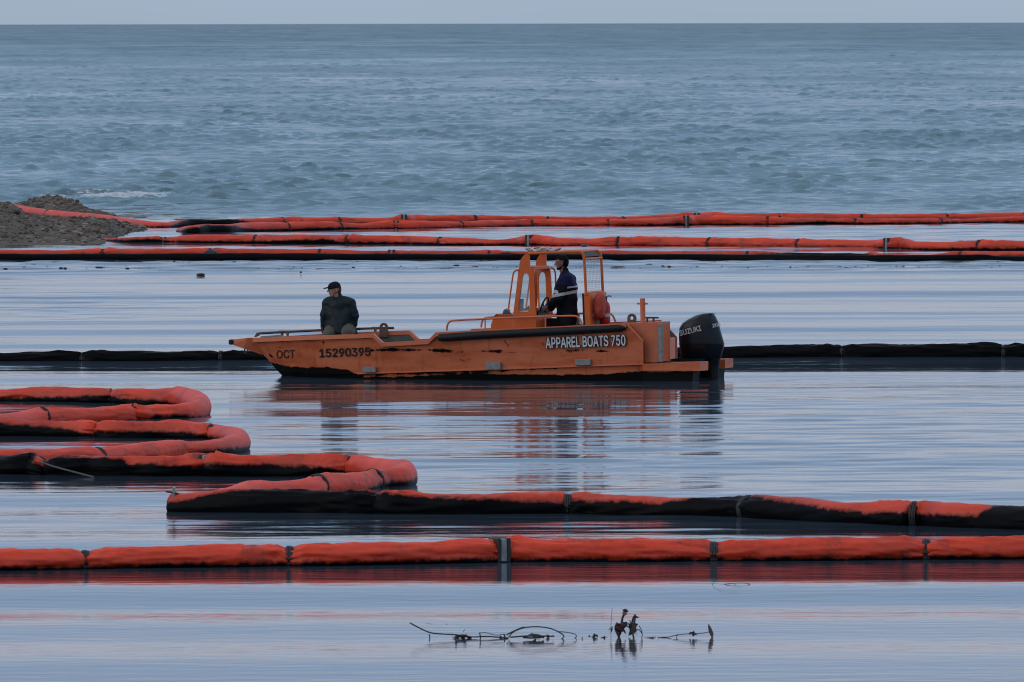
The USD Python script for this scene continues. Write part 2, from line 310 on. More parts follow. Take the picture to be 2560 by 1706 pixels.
def build_boom(label, kps, width=.30, pinch=.11, wr=1.0, ds=.055, seed=0, group=None, nc=40, strap=.013):
    kps = [tuple(k) + (None,) * (5 - len(k)) for k in kps]
    pos, hh, fr, kinds = [], [], [], []
    for x, yt, yw, f, kd in kps:
        g = ground(x, yw); pos.append(g); hh.append((yw - yt) * S * g[1] / FPX); fr.append(f); kinds.append(kd)
    pos = np.array(pos); seg = np.linalg.norm(np.diff(pos, axis=0), axis=1); sk = np.concatenate([[0], np.cumsum(np.maximum(seg, 1e-3))])
    s_all = np.arange(0, sk[-1], ds)
    fx, fy, fh, ff = (PchipInterpolator(sk, a) for a in (pos[:, 0], pos[:, 1], np.array(hh), np.array(fr)))
    joints = [sk[i] for i, k in enumerate(kinds) if k]; jk = [k for k in kinds if k]
    t = thing('oil_boom', label, 'oil boom', group)
    bounds = [0.0] + joints + [sk[-1]]
    rs = np.random.default_rng(seed + 50)
    for bi in range(len(bounds) - 1):
        a, b = bounds[bi], bounds[bi + 1]
        gap = .012
        n = max(4, int((b - a) / ds)); s = np.linspace(a + (gap if bi else 0), b - (gap if bi < len(bounds) - 2 else 0), n)
        c = np.stack([fx(s), fy(s)], 1); H = fh(s); F = ff(s)
        tx = np.gradient(c, axis=0); tx /= np.linalg.norm(tx, axis=1, keepdims=True) + 1e-9
        nrm = np.stack([-tx[:, 1], tx[:, 0]], 1)
        da = np.minimum(s - a if bi else 9, 9) if bi else np.full(n, 9.0)
        db = (b - s) if bi < len(bounds) - 2 else np.full(n, 9.0)
        dj = np.minimum(da, db)
        pn = 1 - pinch * np.exp(-(dj / .13) ** 2) - .08 * np.exp(-(dj / .5) ** 2)
        ph = np.arange(nc) / nc * 2 * np.pi
        Hd = H + .07
        P1 = np.stack(np.broadcast_arrays(s[:, None] * 1.1 + seed * 9.1, np.cos(ph)[None] * 1.7, np.sin(ph)[None] * 1.7), -1)
        P2 = np.stack(np.broadcast_arrays(s[:, None] * 2.4 + seed * 5.3, np.cos(ph + 1.2 * s[:, None]) * 3.6, np.sin(ph + 1.2 * s[:, None]) * 3.6), -1)
        w = (meshkit.fbm(P1, 3, seed) - .5) * .24 + (meshkit.fbm(P2, 3, seed + 3) - .5) * (.26 + .50 * np.exp(-(dj / .38) ** 2))[:, None]
        P3 = np.stack(np.broadcast_arrays(s[:, None] * 1.9 + seed * 3.7 + np.cos(ph)[None] * .8, np.cos(ph) * 1.9 + s[:, None] * .9, np.sin(ph)[None] * 1.9 + 0 * s[:, None]), -1)
        rg = .78 - 2 * np.abs(meshkit.fbm(P3, 2, seed + 5) - .5)
        w = w * .7 + rg * (.20 + .30 * np.exp(-(dj / .4) ** 2))[:, None]
        hx = np.sin(2 * ph[None] + 1.7 * s[:, None] + 5 * meshkit.fbm(P1, 2, seed + 7) + seed)
        w = w + .13 * (.6 - np.abs(hx))
        P4 = np.stack(np.broadcast_arrays(s[:, None] * 4.2 + 2.2 * ph[None] + seed, np.cos(ph)[None] * 2.6 + s[:, None], np.sin(ph)[None] * 2.6 + 0 * s[:, None]), -1)
        n4 = meshkit.fbm(P4, 2, seed + 15); w = w + (.55 - np.abs(n4 - .5) * 5).clip(-.4, .6) * .09 * (.5 + np.exp(-(dj / .5) ** 2))[:, None]
        w = (w - w.mean()) * (1 - .8 * tx[:, 1:2] ** 2)
        star = np.cos(ph[None] * 7 + rs.uniform(0, 6)) * .11 * np.exp(-(dj / .3) ** 2)[:, None]
        rad = (1 + wr * (w + star)) * pn[:, None]
        cs, sn = np.cos(ph)[None], np.sin(ph)[None]
        cs = np.where(sn < 0, np.sign(cs) * np.abs(cs) ** .62, cs)
        cs2, sn2 = np.sign(cs) * np.abs(cs) ** .92, np.sign(sn) * np.abs(sn) ** np.where(sn > 0, 1.12, .92)
        Wd = np.minimum(width, H * 1.15 + .06)[:, None] / 2
        lat = cs2 * Wd * (1 + .9 * wr * w) * (.6 + .4 * pn[:, None])
        ver = sn2 * (Hd / 2)[:, None] * rad
        z = (H - Hd / 2)[:, None] + ver - (1 - pn)[:, None] * .0
        off = lat + (width / 2)
        px = c[:, :1] + nrm[:, :1] * lat; py = c[:, 1:] + nrm[:, 1:] * lat + .12
        V = np.stack([px, py, z], -1).reshape(-1, 3)
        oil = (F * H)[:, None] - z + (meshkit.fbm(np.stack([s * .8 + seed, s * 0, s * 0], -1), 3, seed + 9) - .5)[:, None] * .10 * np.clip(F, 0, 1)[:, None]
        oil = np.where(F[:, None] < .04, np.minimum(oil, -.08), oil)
        i = np.arange(n * nc).reshape(n, nc); j = np.roll(i, -1, 1)
        f = np.vstack([np.stack([i[:-1].ravel(), j[:-1].ravel(), j[1:].ravel()], 1), np.stack([i[:-1].ravel(), j[1:].ravel(), i[1:].ravel()], 1)])
        ce = V.reshape(n, nc, 3)[[0, -1]].mean(1); V = np.vstack([V, ce]); oil = np.concatenate([oil.ravel(), oil[0].mean(keepdims=True), oil[-1].mean(keepdims=True)])
        k = np.arange(nc); l = np.roll(k, -1); c0, c1 = n * nc, n * nc + 1
        f = np.vstack([f, np.stack([np.full(nc, c0), l, k], 1), np.stack([np.full(nc, c1), (n - 1) * nc + k, (n - 1) * nc + l], 1)])
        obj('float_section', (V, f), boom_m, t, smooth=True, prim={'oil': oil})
    for sj, kd in zip(joints, jk):
        c = np.array([float(fx(sj)), float(fy(sj)) + .12]); H = float(fh(sj)); d = np.array([float(fx(sj + .05) - fx(sj - .05)), float(fy(sj + .05) - fy(sj - .05))]); d /= np.linalg.norm(d)
        nr = np.array([-d[1], d[0]]); ph = np.linspace(0, 2 * np.pi, 16, endpoint=False)
        W = min(width, H * 1.15 + .06) / 2
        def ring(shift, k, wd, zk=1.0):
            pts = np.array([[c[0] + d[0] * shift + nr[0] * W * k * math.cos(q), c[1] + d[1] * shift + nr[1] * W * k * math.cos(q), H - (H + .07) / 2 + math.sin(q) * (H + .07) / 2 * k * zk] for q in ph])
            m = tube(pts, wd, 6, closed=True); return m
        if kd == 's':
            knot = box([c[0] + rs.uniform(-.02, .02), c[1] - .05, H - .03], [.05, .07, .06], .015)
            obj('strap', cat_([ring(-.02, .965, strap), ring(.006, .965, strap), ring(.03, .95, strap * .8), knot]), strap_m, t, smooth=40)
        elif kd == 'c':
            zc = H / 2 - .02
            bar = lambda sh, wd, hk: (lambda m: m.apply_transform(trimesh.transformations.rotation_matrix(math.atan2(d[1], d[0]), [0, 0, 1], [c[0] + d[0] * sh, c[1] + d[1] * sh, 0])))(box([c[0] + d[0] * sh, c[1] + d[1] * sh, H / 2 - .005], [wd, W * 1.7, (H + .03) * hk], .01))
            obj('connector_plate', bar(-.055, .045, 1.0), strap_m, t); obj('connector_plate', bar(.055, .045, 1.0), strap_m, t)
            obj('connector_web', bar(0, .066, .93), conn_m, t)
    return t, (fx, fy, fh, sk)

BOOMS = {}
BOOMS['A'] = build_boom('rear orange boom of the farthest pair, running off the gravel spit', [
    (-60, 462, 486, .05), (22, 468, 489, .1), (62, 475, 494, .1), (112, 482, 500, .15, 's'), (150, 486, 504, .15), (225, 492, 511, .25), (287, 501, 518, .2), (340, 508, 523, .2), (375, 512, 524, .3), (410, 507, 522, .8),
    (435, 504.5, 521, 1.0), (525, 504.5, 520, .9), (588, 502, 519, .35), (648, 499.5, 518, .2, 's'), (778, 499.5, 517, .2, 's'), (870, 501, 516, .2), (915, 496, 516, .3), (928, 493.5, 516, .4, 'c'), (950, 493.3, 515, .15), (1091, 494.6, 514, .2, 's'),
    (1219, 497, 513, .15), (1259, 497.5, 513, .2, 's'), (1431, 498, 512, .15, 's'), (1500, 494.6, 511, .15), (1590, 489, 510, .1), (1601, 490, 510, .2, 'c'), (1640, 486.6, 509, .1), (1680, 489, 509, .1), (1792, 490.5, 508, .2, 's'),
    (1800, 489, 508, .1), (1980, 492, 507, .15, 's'), (2060, 491.5, 507, .15), (2175, 491, 506, .2, 's'), (2353, 489, 505, .2, 's'), (2480, 489, 504, .2)], seed=1, width=.3, ds=.08, nc=24)
BOOMS['B'] = build_boom('front orange boom of the farthest pair, ending in a dark crumpled point near the spit', [
    (411, 526, 530, .3), (425, 521, 536, .3), (445, 518, 538, .75), (470, 516, 537, .95), (520, 516, 536, .85), (560, 512, 533, .4), (588, 511, 532, .25), (657, 511, 530, .25, 's'), (720, 509, 529, .25), (778, 510, 528, .25, 's'), (830, 513, 527, .15),
    (905, 507, 526, .1), (911, 508, 526, .3, 'c'), (922, 507, 526, .1), (1057, 508, 524, .12, 's'), (1219, 504.5, 521, .15, 's'), (1396, 504.5, 520, .2, 's'), (1510, 501, 519, .2), (1560, 497, 518, .25), (1576, 496, 518, .2, 'c'), (1592, 494.6, 517, .1),
    (1764, 497, 516, .1, 's'), (1800, 500, 516, .25), (1880, 501, 515, .45), (1965, 502, 515, .25, 's'), (2160, 502, 513, .2, 's'), (2210, 503, 512, .2), (2353, 497, 511, .2), (2380, 498, 511, .2, 's'), (2480, 499, 510, .2)], seed=2, width=.3, ds=.08, nc=24)
BOOMS['C'] = build_boom('single orange boom second from the sea, starting at the foot of the gravel spit', [
    (225, 550, 556, .3), (262, 547, 557, .55), (300, 546, 558, .55), (365, 543, 558, .5), (375, 546, 558, .5, 'c'), (388, 546, 558, .4), (430, 540, 558.5, .25), (588, 540, 559, .25, 's'), (700, 540, 560, .4), (760, 540, 560, .5), (800, 540, 561, .25, 's'), (900, 541, 561, .25), (1012, 545, 562, .2, 's'), (1150, 550, 563, .2),
    (1190, 545, 563, .15), (1217, 541, 564, .2, 'c'), (1245, 541, 564, .1), (1290, 547, 565, .1), (1350, 548, 565.5, .1), (1421, 543.5, 566, .1, 's'), (1500, 544, 566, .1), (1631, 546, 567, .12, 's'), (1836, 549, 568.5, .1, 's'), (1960, 552, 569.5, .1), (2015, 551, 570, .1), (2040, 548, 571, .2, 'c'), (2070, 546.5, 571, .1),
    (2110, 555, 572, .1), (2170, 556, 573, .1), (2250, 552, 573.5, .15, 's'), (2353, 553, 574, .15), (2480, 554, 575, .15)], seed=3, width=.32, ds=.075, nc=24)
BOOMS['D'] = build_boom('low orange boom with oiled patches, just behind the long black tube', [
    (-60, 575, 590, .3), (0, 574, 590, .3), (100, 575, 590, .25), (236, 572.5, 590, .3, 's'), (483, 571, 590, .3, 's'), (600, 572, 590, .3), (735, 572.5, 590, .35, 's'), (860, 576, 590, .4), (900, 575, 590, .4, 'c'), (925, 576, 590, .4), (1125, 576, 590, .35, 's'), (1160, 577, 590, .8), (1200, 577, 590, .35),
    (1370, 576, 590, .35), (1500, 578, 590, .3), (1718, 577.5, 591, .3, 's'), (1770, 580, 591, .9), (1850, 581, 592, 1.3), (1985, 583, 592, 1.0), (2000, 578, 592, .5), (2030, 584, 593, .6), (2130, 585, 593, .3), (2207, 578, 593, .3, 's'), (2300, 578, 594, .3), (2440, 577, 594, .3, 's'), (2500, 579, 594, .3)], seed=4, width=.28, ds=.08, nc=22)
BOOMS['E'] = build_boom('long black oil soaked tube afloat in front of the low orange boom', [
    (-60, 583, 597, 1.4), (300, 583.5, 597, 1.4), (480, 582, 597, 1.4), (1000, 584, 597, 1.4), (1600, 584.5, 597, 1.4), (1900, 586, 599, 1.4), (2150, 586, 600, 1.4), (2260, 585, 600, 1.4), (2300, 589, 600, 1.4), (2480, 589, 601, 1.4)], seed=5, width=.24, wr=.55, ds=.09, nc=20)
BOOMS['F'] = build_boom('fully blackened boom passing straight behind the orange boat', [
    (-60, 813, 834, 1.5), (60, 810, 834, 1.5), (140, 806, 834, 1.5), (165, 809, 834, 1.5), (188, 811, 834, 1.5, 's'), (215, 806, 834, 1.5), (380, 807, 834, 1.5), (480, 806, 833, 1.5), (507, 807, 833, 1.5, 's'), (530, 806, 833, 1.5), (640, 808, 832, 1.5), (900, 804, 831, 1.5, 's'), (1270, 800, 829, 1.5, 's'),
    (1665, 796, 827, 1.5), (1900, 792, 825, 1.5), (1935, 796, 825, 1.5, 's'), (1960, 791, 825, 1.5), (2270, 791, 825, 1.5), (2306, 794, 825, 1.5, 's'), (2335, 791, 825, 1.5), (2480, 793, 824, 1.5)], seed=6, width=.34, ds=.06)
BOOMS['G'] = build_boom('orange boom folded into three long zigzag loops at the left', [
    (-300, 893, 921, .45), (-160, 893, 922, .45, 's'), (0, 894, 924, .45), (100, 891, 925, .4), (190, 893, 927, .4), (250, 896, 928, .6), (258, 897, 928, .6, 's'), (280, 893, 929, .45), (330, 894, 930, .4), (390, 893, 931, .3), (410, 889, 932, .25),
    (436, 894, 938, .15), (455, 901, 945, .12), (461, 908, 953, .12), (452, 919, 960, .15), (420, 927, 964, .22), (395, 930, 965, .3), (340, 934, 966, .3), (312, 929, 967, .08), (305, 928.5, 967, .1, 's'), (285, 930, 968, .05), (200, 937, 971, .0), (110, 938, 975, .0), (92, 935, 976, .0, 's'), (80, 938, 977, 0), (30, 949, 982, .0), (-60, 956, 989, .1),
    (-200, 960, 993, .3, 's'), (-330, 963, 996, .3), (-345, 966, 999, .5), (-250, 967, 1000, .55), (-150, 966, 1000, .6, 's'), (0, 965, 1001, .72), (120, 967, 1002, .66), (175, 967, 1003, .5), (215, 970, 1004, .25), (224, 972, 1004, .3, 's'), (250, 966, 1005, .38), (380, 966, 1006, .4), (440, 970, 1007, .35), (480, 975, 1009, .3), (486, 976, 1009, .3, 's'), (505, 978, 1011, .25),
    (535, 982, 1017, .2), (546, 985, 1024, .2), (549, 994, 1033, .25), (524, 1004, 1039, .32), (490, 1011, 1043, .38), (440, 1016, 1046, .3), (412, 1012, 1047, .05), (380, 1013, 1049, 0), (300, 1021, 1055, 0), (222, 1029, 1061, 0, 's'), (206, 1028, 1062, 0), (100, 1031, 1067, 0), (0, 1033, 1072, .05), (-150, 1036, 1075, .2, 's'),
    (-300, 1038, 1078, .5), (-312, 1041, 1080, .7), (-200, 1044, 1082, 1.2), (0, 1047, 1084, 1.4), (40, 1044, 1085, 1.4), (74, 1041, 1085, 1.4), (92, 1056, 1086, .7), (104, 1060, 1086, .45, 's'), (118, 1058, 1086, .6), (128, 1051, 1087, 1.1), (200, 1047, 1087, 1.0), (280, 1048, 1088, .85), (297, 1047, 1088, .55), (380, 1048, 1089, .5), (462, 1045, 1089, .45), (478, 1047, 1089, .5, 'c'), (492, 1038, 1090, .48),
    (600, 1043, 1090, .48), (700, 1044, 1091, .45), (795, 1046, 1092, .33), (808, 1050, 1092, .3, 's'), (820, 1045, 1093, .25), (865, 1053, 1098, .2), (905, 1057, 1104, .15), (926, 1056, 1109, .15), (932, 1064, 1116, .3), (915, 1072, 1120, .35), (868, 1077, 1123, .4), (855, 1078, 1125, .4, 's'), (835, 1084, 1128, .3), (800, 1086, 1132, .08), (737, 1087, 1138, .02), (728, 1090, 1139, .0, 's'), (715, 1097, 1141, 0), (650, 1106, 1146, 0),
    (572, 1105, 1152, 0), (545, 1116, 1156, .1), (500, 1127, 1162, .2), (455, 1134, 1166, .3)], seed=7, width=.30, ds=.042, wr=1.2)
BOOMS['I'] = build_boom('half black boom crossing below the loops with a cut end plate at its left', [
    (403, 1132, 1173, .4), (418, 1134, 1173.5, .5), (450, 1131, 1174, .62), (500, 1128, 1175, .8), (560, 1127, 1176, .97), (680, 1125, 1177, 1.15), (860, 1133, 1179, 1.2), (872, 1135, 1179, 1.2, 's'), (890, 1129, 1180, 1.1), (1000, 1134, 1181, .9), (1100, 1134, 1182, .68), (1240, 1133, 1180, .65), (1290, 1133, 1179, .6), (1304, 1137, 1179, .7, 's'), (1322, 1134, 1179, .75),
    (1420, 1139, 1181, .78), (1530, 1143, 1183, .7), (1580, 1144, 1185, .95), (1700, 1141, 1188, 1.2), (1722, 1140, 1189, 1.2, 's'), (1740, 1138, 1190, 1.0), (1790, 1139, 1192, .8), (1870, 1147, 1196, .68), (1940, 1154, 1200, .6), (2010, 1152, 1202, .55), (2085, 1150, 1205, .55), (2104, 1154, 1206, .6, 's'), (2118, 1152, 1206, .5), (2200, 1156, 1210, .5), (2270, 1160, 1212, .55), (2290, 1162, 1213, .9), (2353, 1165, 1216, 1.3), (2480, 1168, 1220, 1.3)], seed=8, width=.33, ds=.04, strap=.016)
BOOMS['H'] = build_boom('bright orange boom nearest the camera running the full width of the foreground', [
    (-120, 1262, 1309.0, 0.111), (0, 1262, 1308.0, 0.111), (160, 1262, 1305.0, 0.100), (186, 1267, 1304.0, 0.128), (195, 1268, 1304.0, 0.111, 's'), (205, 1267, 1304.0, 0.128), (240, 1261, 1303.0, 0.128), (400, 1255, 1301.0, 0.111), (560, 1250, 1299.0, 0.111), (640, 1252, 1297.0, 0.100), (655, 1257, 1297.0, 0.128), (665, 1258, 1297.0, 0.111, 's'), (675, 1257, 1297.0, 0.128), (705, 1250, 1297.0, 0.122), (850, 1248, 1295.0, 0.135),
    (1000, 1245, 1292.0, 0.135), (1100, 1238, 1290.0, 0.128), (1128, 1240, 1289.0, 0.093), (1148, 1239, 1289.0, 0.093, 'c'), (1165, 1239, 1288.0, 0.060), (1180, 1235, 1288.0, 0.060), (1220, 1238, 1288.0, 0.122), (1300, 1238, 1288.0, 0.135), (1480, 1238, 1288.0, 0.128), (1600, 1244, 1287.0, 0.122), (1630, 1246, 1287.0, 0.128), (1641, 1248, 1287.0, 0.093, 's'), (1652, 1246, 1287.0, 0.128), (1720, 1239, 1287.0, 0.135), (1870, 1235, 1286.0, 0.111), (2000, 1236, 1285.0, 0.128),
    (2100, 1239, 1284.0, 0.135), (2120, 1241, 1284.0, 0.128), (2129, 1242, 1284.0, 0.111, 's'), (2138, 1241, 1284.0, 0.145), (2160, 1236, 1284.0, 0.162), (2353, 1232, 1283.0, 0.156), (2480, 1231, 1282.0, 0.145)], seed=9, width=.33, ds=.036, strap=.02)
# end plate and tow rod at the left end of the crossing boom, the slack line off the loops
tI = BOOMS['I'][0]
e = ground(403, 1173) + [0, .12, 0]
obj('end_plate', box(e + [-.02, 0, .1], [.03, .26, .34], .01), conn_m, tI)
obj('tow_rod', tube([at_depth(410, 1136, e[1] - .1), at_depth(395, 1132, e[1] - .12), at_depth(381, 1129.5, e[1] - .1)], .011, 8), strap_m, tI)
a = ground(98, 1086)
ln = obj('mooring_line', tube(np.array([at_depth(92, 1062, a[1]), at_depth(125, 1073, a[1] - .4), at_depth(170, 1085, a[1] - .9), at_depth(216, 1097, a[1] - 1.4)]), .012, 6), rope_m)
tag(ln, 'slack grey line slanting into the water from the lowest loop', 'rope')

# ------------------------------------------------------------------ the work boat (local frame: u towards the stern, w away from the camera, z up)
YAW = math.radians(15.0); cy, sy = math.cos(YAW), math.sin(YAW)
B3 = np.array([[cy, sy, 0], [-sy, cy, 0], [0, 0, 1.0]])
O = ground(1100, 873) - B3 @ np.array([0, -1.1, 0])
O[2] = 0
BM = np.eye(4); BM[:3, :3] = B3; BM[:3, 3] = O
def P(xd, yd, w):
    """the point of the boat's own frame that lies at lateral offset w on the line of sight"""
    e = B3.T @ (EYE - O); d = B3.T @ ray(xd, yd)
    return e + d * ((w - e[1]) / d[1])
def PL(pts, w): return np.array([P(x, y, w) for x, y in pts])
def Z7(x, y): return ((1240 + x / 7.129) / S, (610 + y / 7.129) / S)      # positions read off enlargements of the cabin, bow, stern
def Z8(x, y): return ((1440 + x / 10.455) / S, (680 + y / 10.455) / S)
def Z5(x, y): return ((560 + x / 9.8) / S, (820 + y / 9.8) / S)
def Z6(x, y): return ((1660 + x / 7.125) / S, (760 + y / 7.127) / S)

hull_m = mat('worn_orange_hull_paint', {
    'g': ('texture_coordinate', {}), 'oil': ('attribute', {'attribute': 'oil'}), 'n': ('noise_texture', {'scale': 5.0, 'detail': 7.0, 'roughness': .7}),
    'mp': ('mapping', {'scale': (.5, 1, 2.2)}), 'n2': ('noise_texture', {'scale': 2.4, 'detail': 6.0, 'roughness': .65}), 'n3': ('noise_texture', {'scale': 24.0, 'detail': 5.0, 'roughness': .7}), 'mv': ('mapping', {'scale': (7.0, 3.0, .7)}), 'nv': ('noise_texture', {'scale': 1.6, 'detail': 5.0, 'roughness': .6}), 'rv': ('map_range', {'from_min': .58, 'from_max': .75, 'to_min': 0, 'to_max': .7, 'clamp': True}), 'run': ('mix', {'color2': (.16, .05, .022)}), 'nb': ('noise_texture', {'scale': 1.7, 'detail': 2.0}), 'bb': ('bump', {'strength': .6, 'distance': .03}),
    'a1': ('math', {'math_type': 'multiply_add', 'value2': .11, 'value3': -.055}), 'a2': ('math', {'math_type': 'add'}),
    'm': ('map_range', {'from_min': -.006, 'from_max': .008, 'clamp': True}),
    'or': ('rgb_ramp', {'ramp': [(.3, (.40, .075, .022)), (.5, BOATC), (.7, tuple(np.array(BOATC) * 1.05 + np.array([.02, .035, .03])))]}),
    'sp': ('map_range', {'from_min': .6, 'from_max': .72, 'to_min': 0, 'to_max': .6, 'clamp': True}), 'chip': ('mix', {'color2': (.09, .04, .025)}),
    'c': ('mix', {'color2': (.004, .004, .0045)}), 'ro': ('map_range', {'to_min': .45, 'to_max': .5}), 'so': ('map_range', {'to_min': .35, 'to_max': .08}), 'p': ('principled_bsdf', {})},
    [('g.object', 'mp.vector'), ('mp.vector', 'n2.vector'), ('g.object', 'n.vector'), ('g.object', 'n3.vector'), ('n.fac', 'a1.value1'), ('a1.value', 'a2.value1'), ('oil.fac', 'a2.value2'), ('a2.value', 'm.value'),
     ('n2.fac', 'or.fac'), ('or.color', 'chip.color1'), ('n3.fac', 'sp.value'), ('sp.result', 'chip.fac'), ('g.object', 'mv.vector'), ('mv.vector', 'nv.vector'), ('nv.fac', 'rv.value'), ('rv.result', 'run.fac'), ('chip.color', 'run.color1'), ('g.object', 'nb.vector'), ('nb.fac', 'bb.height'), ('bb.normal', 'p.normal'), ('run.color', 'c.color1'), ('m.result', 'c.fac'), ('c.color', 'p.base_color'), ('m.result', 'so.value'), ('so.result', 'p.specular_ior_level'), ('m.result', 'ro.value'), ('ro.result', 'p.roughness')])
paint_m = plain('orange_boat_paint', BOATC, .4, .12, 5)
cab_m = plain('orange_cabin_paint', CABC, .4, .12, 5)
blackrub_m = plain('black_rubber', (.006, .006, .008), .5, spec=.3)
grey_m = plain('scuffed_grey_metal', (.20, .20, .20), .5, .35, 18)
dkgrey_m = plain('dark_grey_nonslip', (.075, .075, .07), .8, .3, 30)
deck_m = plain('worn_deck_plate', (.16, .08, .05), .6, .4, 8)
rust_m = plain('rusty_brown_steel', (.10, .05, .035), .6, .35, 16)
white_m = plain('off_white_letter_paint', (.55, .58, .62), .5, .08)
ink_m = plain('black_stencil_paint', (.012, .009, .008), .6)

boat = thing('work_boat', 'orange steel work boat with open cabin frame and black outboard, afloat in the middle', 'boat', matrix=BM)

# --- hull lines
G = [(574, 783, -.03), (582, 778, -.14), (640, 775.5, -.6), (700, 773, -.88), (760, 771, -1.02), (820, 769, -1.08), (858, 767.5, -1.1), (880, 788, -1.1), (930, 785.5, -1.1), (985, 782, -1.1), (1003, 764.5, -1.1),
     (1110, 759, -1.1), (1220, 754, -1.1), (1330, 748.5, -1.1), (1440, 743.5, -1.1), (1460, 763, -1.1), (1478, 783, -1.1), (1479, 835, -1.1)]
C = [(618, 829, -.03), (630, 843, -.12), (665, 855, -.42), (708, 859, -.68), (765, 860, -.87), (822, 860, -.98), (858, 859, -1.01), (880, 858, -1.02), (930, 856.5, -1.02), (985, 854.5, -1.02), (1003, 854, -1.02),
     (1110, 851, -1.03), (1220, 847, -1.03), (1330, 843, -1.04), (1440, 839.5, -1.04), (1460, 838.5, -1.04), (1478, 838, -1.04), (1479, 837.5, -1.04)]
K0 = [(659, 871, -.02), (675, 882, -.10), (700, 884, -.36), (735, 885, -.6), (780, 885, -.8), (828, 885, -.92), (858, 885, -.95), (880, 885, -.96), (930, 885, -.96), (985, 885, -.96), (1003, 885, -.96),
      (1110, 885, -.97), (1220, 885, -.97), (1330, 885, -.98), (1440, 885, -.98), (1460, 885, -.98), (1478, 885, -.98), (1479, 885, -.98)]
Gl, Cl, Kl = (np.array([P(*q) for q in l]) for l in (G, C, K0))
Kl[:, 2] = np.minimum(Kl[:, 2], np.linspace(.02, -.12, 18).clip(-.12, 1)); Kl[1:, 2] = -.18
def dense(line, step=.035):
    out = [line[:1]]
    for a, b, L_ in zip(line[:-1], line[1:], LENS): out.append(a + (b - a) * (np.arange(1, L_ + 1) / L_)[:, None])
    return np.vstack(out)
LENS = [max(1, int(np.linalg.norm(b - a) / .035)) for a, b in zip(Gl[:-1], Gl[1:])]
Gd, Cd, Kd = dense(Gl), dense(Cl), dense(Kl)
nv1, nv2 = 18, 8
rows = [Gd + (Cd - Gd) * t for t in np.linspace(0, 1, nv1)] + [Cd + np.array([0, .018, -.012]) + (Kd - Cd) * t for t in np.linspace(0, 1, nv2)]
side = np.stack(rows)                                      # (rows, stations, 3)
def proj(p):
    w = (B3 @ p.reshape(-1, 3).T).T + O - EYE; dz = w @ FWD
    return np.stack([(1280 + FPX * (w @ RT) / dz) / S, (853 - FPX * (w @ UP) / dz) / S], 1)
stain = PchipInterpolator([560, 640, 665, 700, 740, 790, 822, 838, 860, 930, 1000, 1060, 1110, 1150, 1200, 1300, 1380, 1460, 1530, 1600, 1640], [826, 836, 842, 844, 844, 848, 862, 866, 866, 865, 862, 858, 858, 861, 860, 861, 860, 853, 855, 853, 853])
STREAK = [((838, 811), (852, 806), 2.0), ((850, 806), (905, 803.5), 3.2), ((900, 804), (1000, 805), 3.0), ((1000, 806), (1062, 808.5), 2.6), ((1062, 807), (1130, 807.5), 2.4), ((1130, 808), (1165, 808), 2.6), ((1150, 810), (1185, 811), .9), ((1234, 810), (1290, 810.5), 1.2),
          ((1302, 807), (1345, 807), 2.0), ((1345, 806), (1400, 808), 1.3), ((1322, 805), (1345, 804.5), 2.2), ((826, 861), (900, 858.5), 2.6), ((900, 858.5), (1000, 855.5), 2.2), ((1000, 855.5), (1120, 852.5), 1.4), ((1120, 852), (1300, 846), .7), ((1054, 826), (1062, 828), 1.6), ((1066, 829), (1082, 826), 1.5),
          ((1158, 783), (1172, 800), .7), ((1236, 781), (1250, 792), .7), ((620, 815), (626, 820), 2.0), ((637, 801), (645, 799), .8), ((975, 815), (990, 817), 1.0), ((1010, 819), (1014, 820), 1.6), ((742, 785), (744, 789), 1.8)]
def oil_of(p):
    q = proj(p); d = (q[:, 1] - stain(np.clip(q[:, 0], 560, 1640))) * .0069
    for (x0, y0), (x1, y1), r in STREAK:
        t = np.clip(((q[:, 0] - x0) * (x1 - x0) + (q[:, 1] - y0) * (y1 - y0)) / ((x1 - x0) ** 2 + (y1 - y0) ** 2), 0, 1)
        dd = np.hypot(q[:, 0] - x0 - t * (x1 - x0), q[:, 1] - y0 - t * (y1 - y0))
        d = np.maximum(d, (r - dd) * .0069)
    return np.clip(d, -.3, .3)
nr_, ns_ = side.shape[:2]
fs = grid_faces(nr_, ns_)
near = side.reshape(-1, 3); far = near * [1, -1, 1]
hv = np.vstack([near, far]); hf = np.vstack([fs[:, ::-1], fs + len(near)])
# bottom and transom
kb = Kd; nb = len(hv); hv = np.vstack([hv, Kd, Kd * [1, -1, 1]]); i = np.arange(ns_ - 1)
hf = np.vstack([hf, np.stack([nb + i, nb + i + 1, nb + ns_ + i + 1], 1), np.stack([nb + i, nb + ns_ + i + 1, nb + ns_ + i], 1)])
o1 = oil_of(near); oil = np.concatenate([o1, o1, np.full(2 * ns_, .2)])
hp = trimesh.Trimesh(hv, hf, process=False)
obj('hull', hp, hull_m, boat, smooth=False, prim={'oil': oil}, label='orange hull smeared with black oil along the waterline')
# inner skin, deck, transom
inn = side[:nv1].copy(); inn[:, :, 1] += .05; inn = inn.reshape(-1, 3); fi = grid_faces(nv1, ns_)
obj('bulwark_lining', (np.vstack([inn, inn * [1, -1, 1]]), np.vstack([fi, fi[:, ::-1] + len(inn)])), dkgrey_m, boat, label='dark grey inner face of the bulwarks')
dk = []
for a in np.linspace(0, ns_ - 1, 40).astype(int):
    t = np.clip((Gd[a, 2] - .30) / (Gd[a, 2] - Cd[a, 2]), 0, 1); q = Gd[a] + (Cd[a] - Gd[a]) * t
    dk.append([[q[0], q[1] + .03, .30], [q[0], -q[1] - .03, .30]])
dk = np.array(dk).reshape(-1, 3); k = np.arange(39) * 2
obj('deck', (dk, np.vstack([np.stack([k, k + 2, k + 3], 1), np.stack([k, k + 3, k + 1], 1)])), deck_m, boat)
uT = Gl[-1, 0]
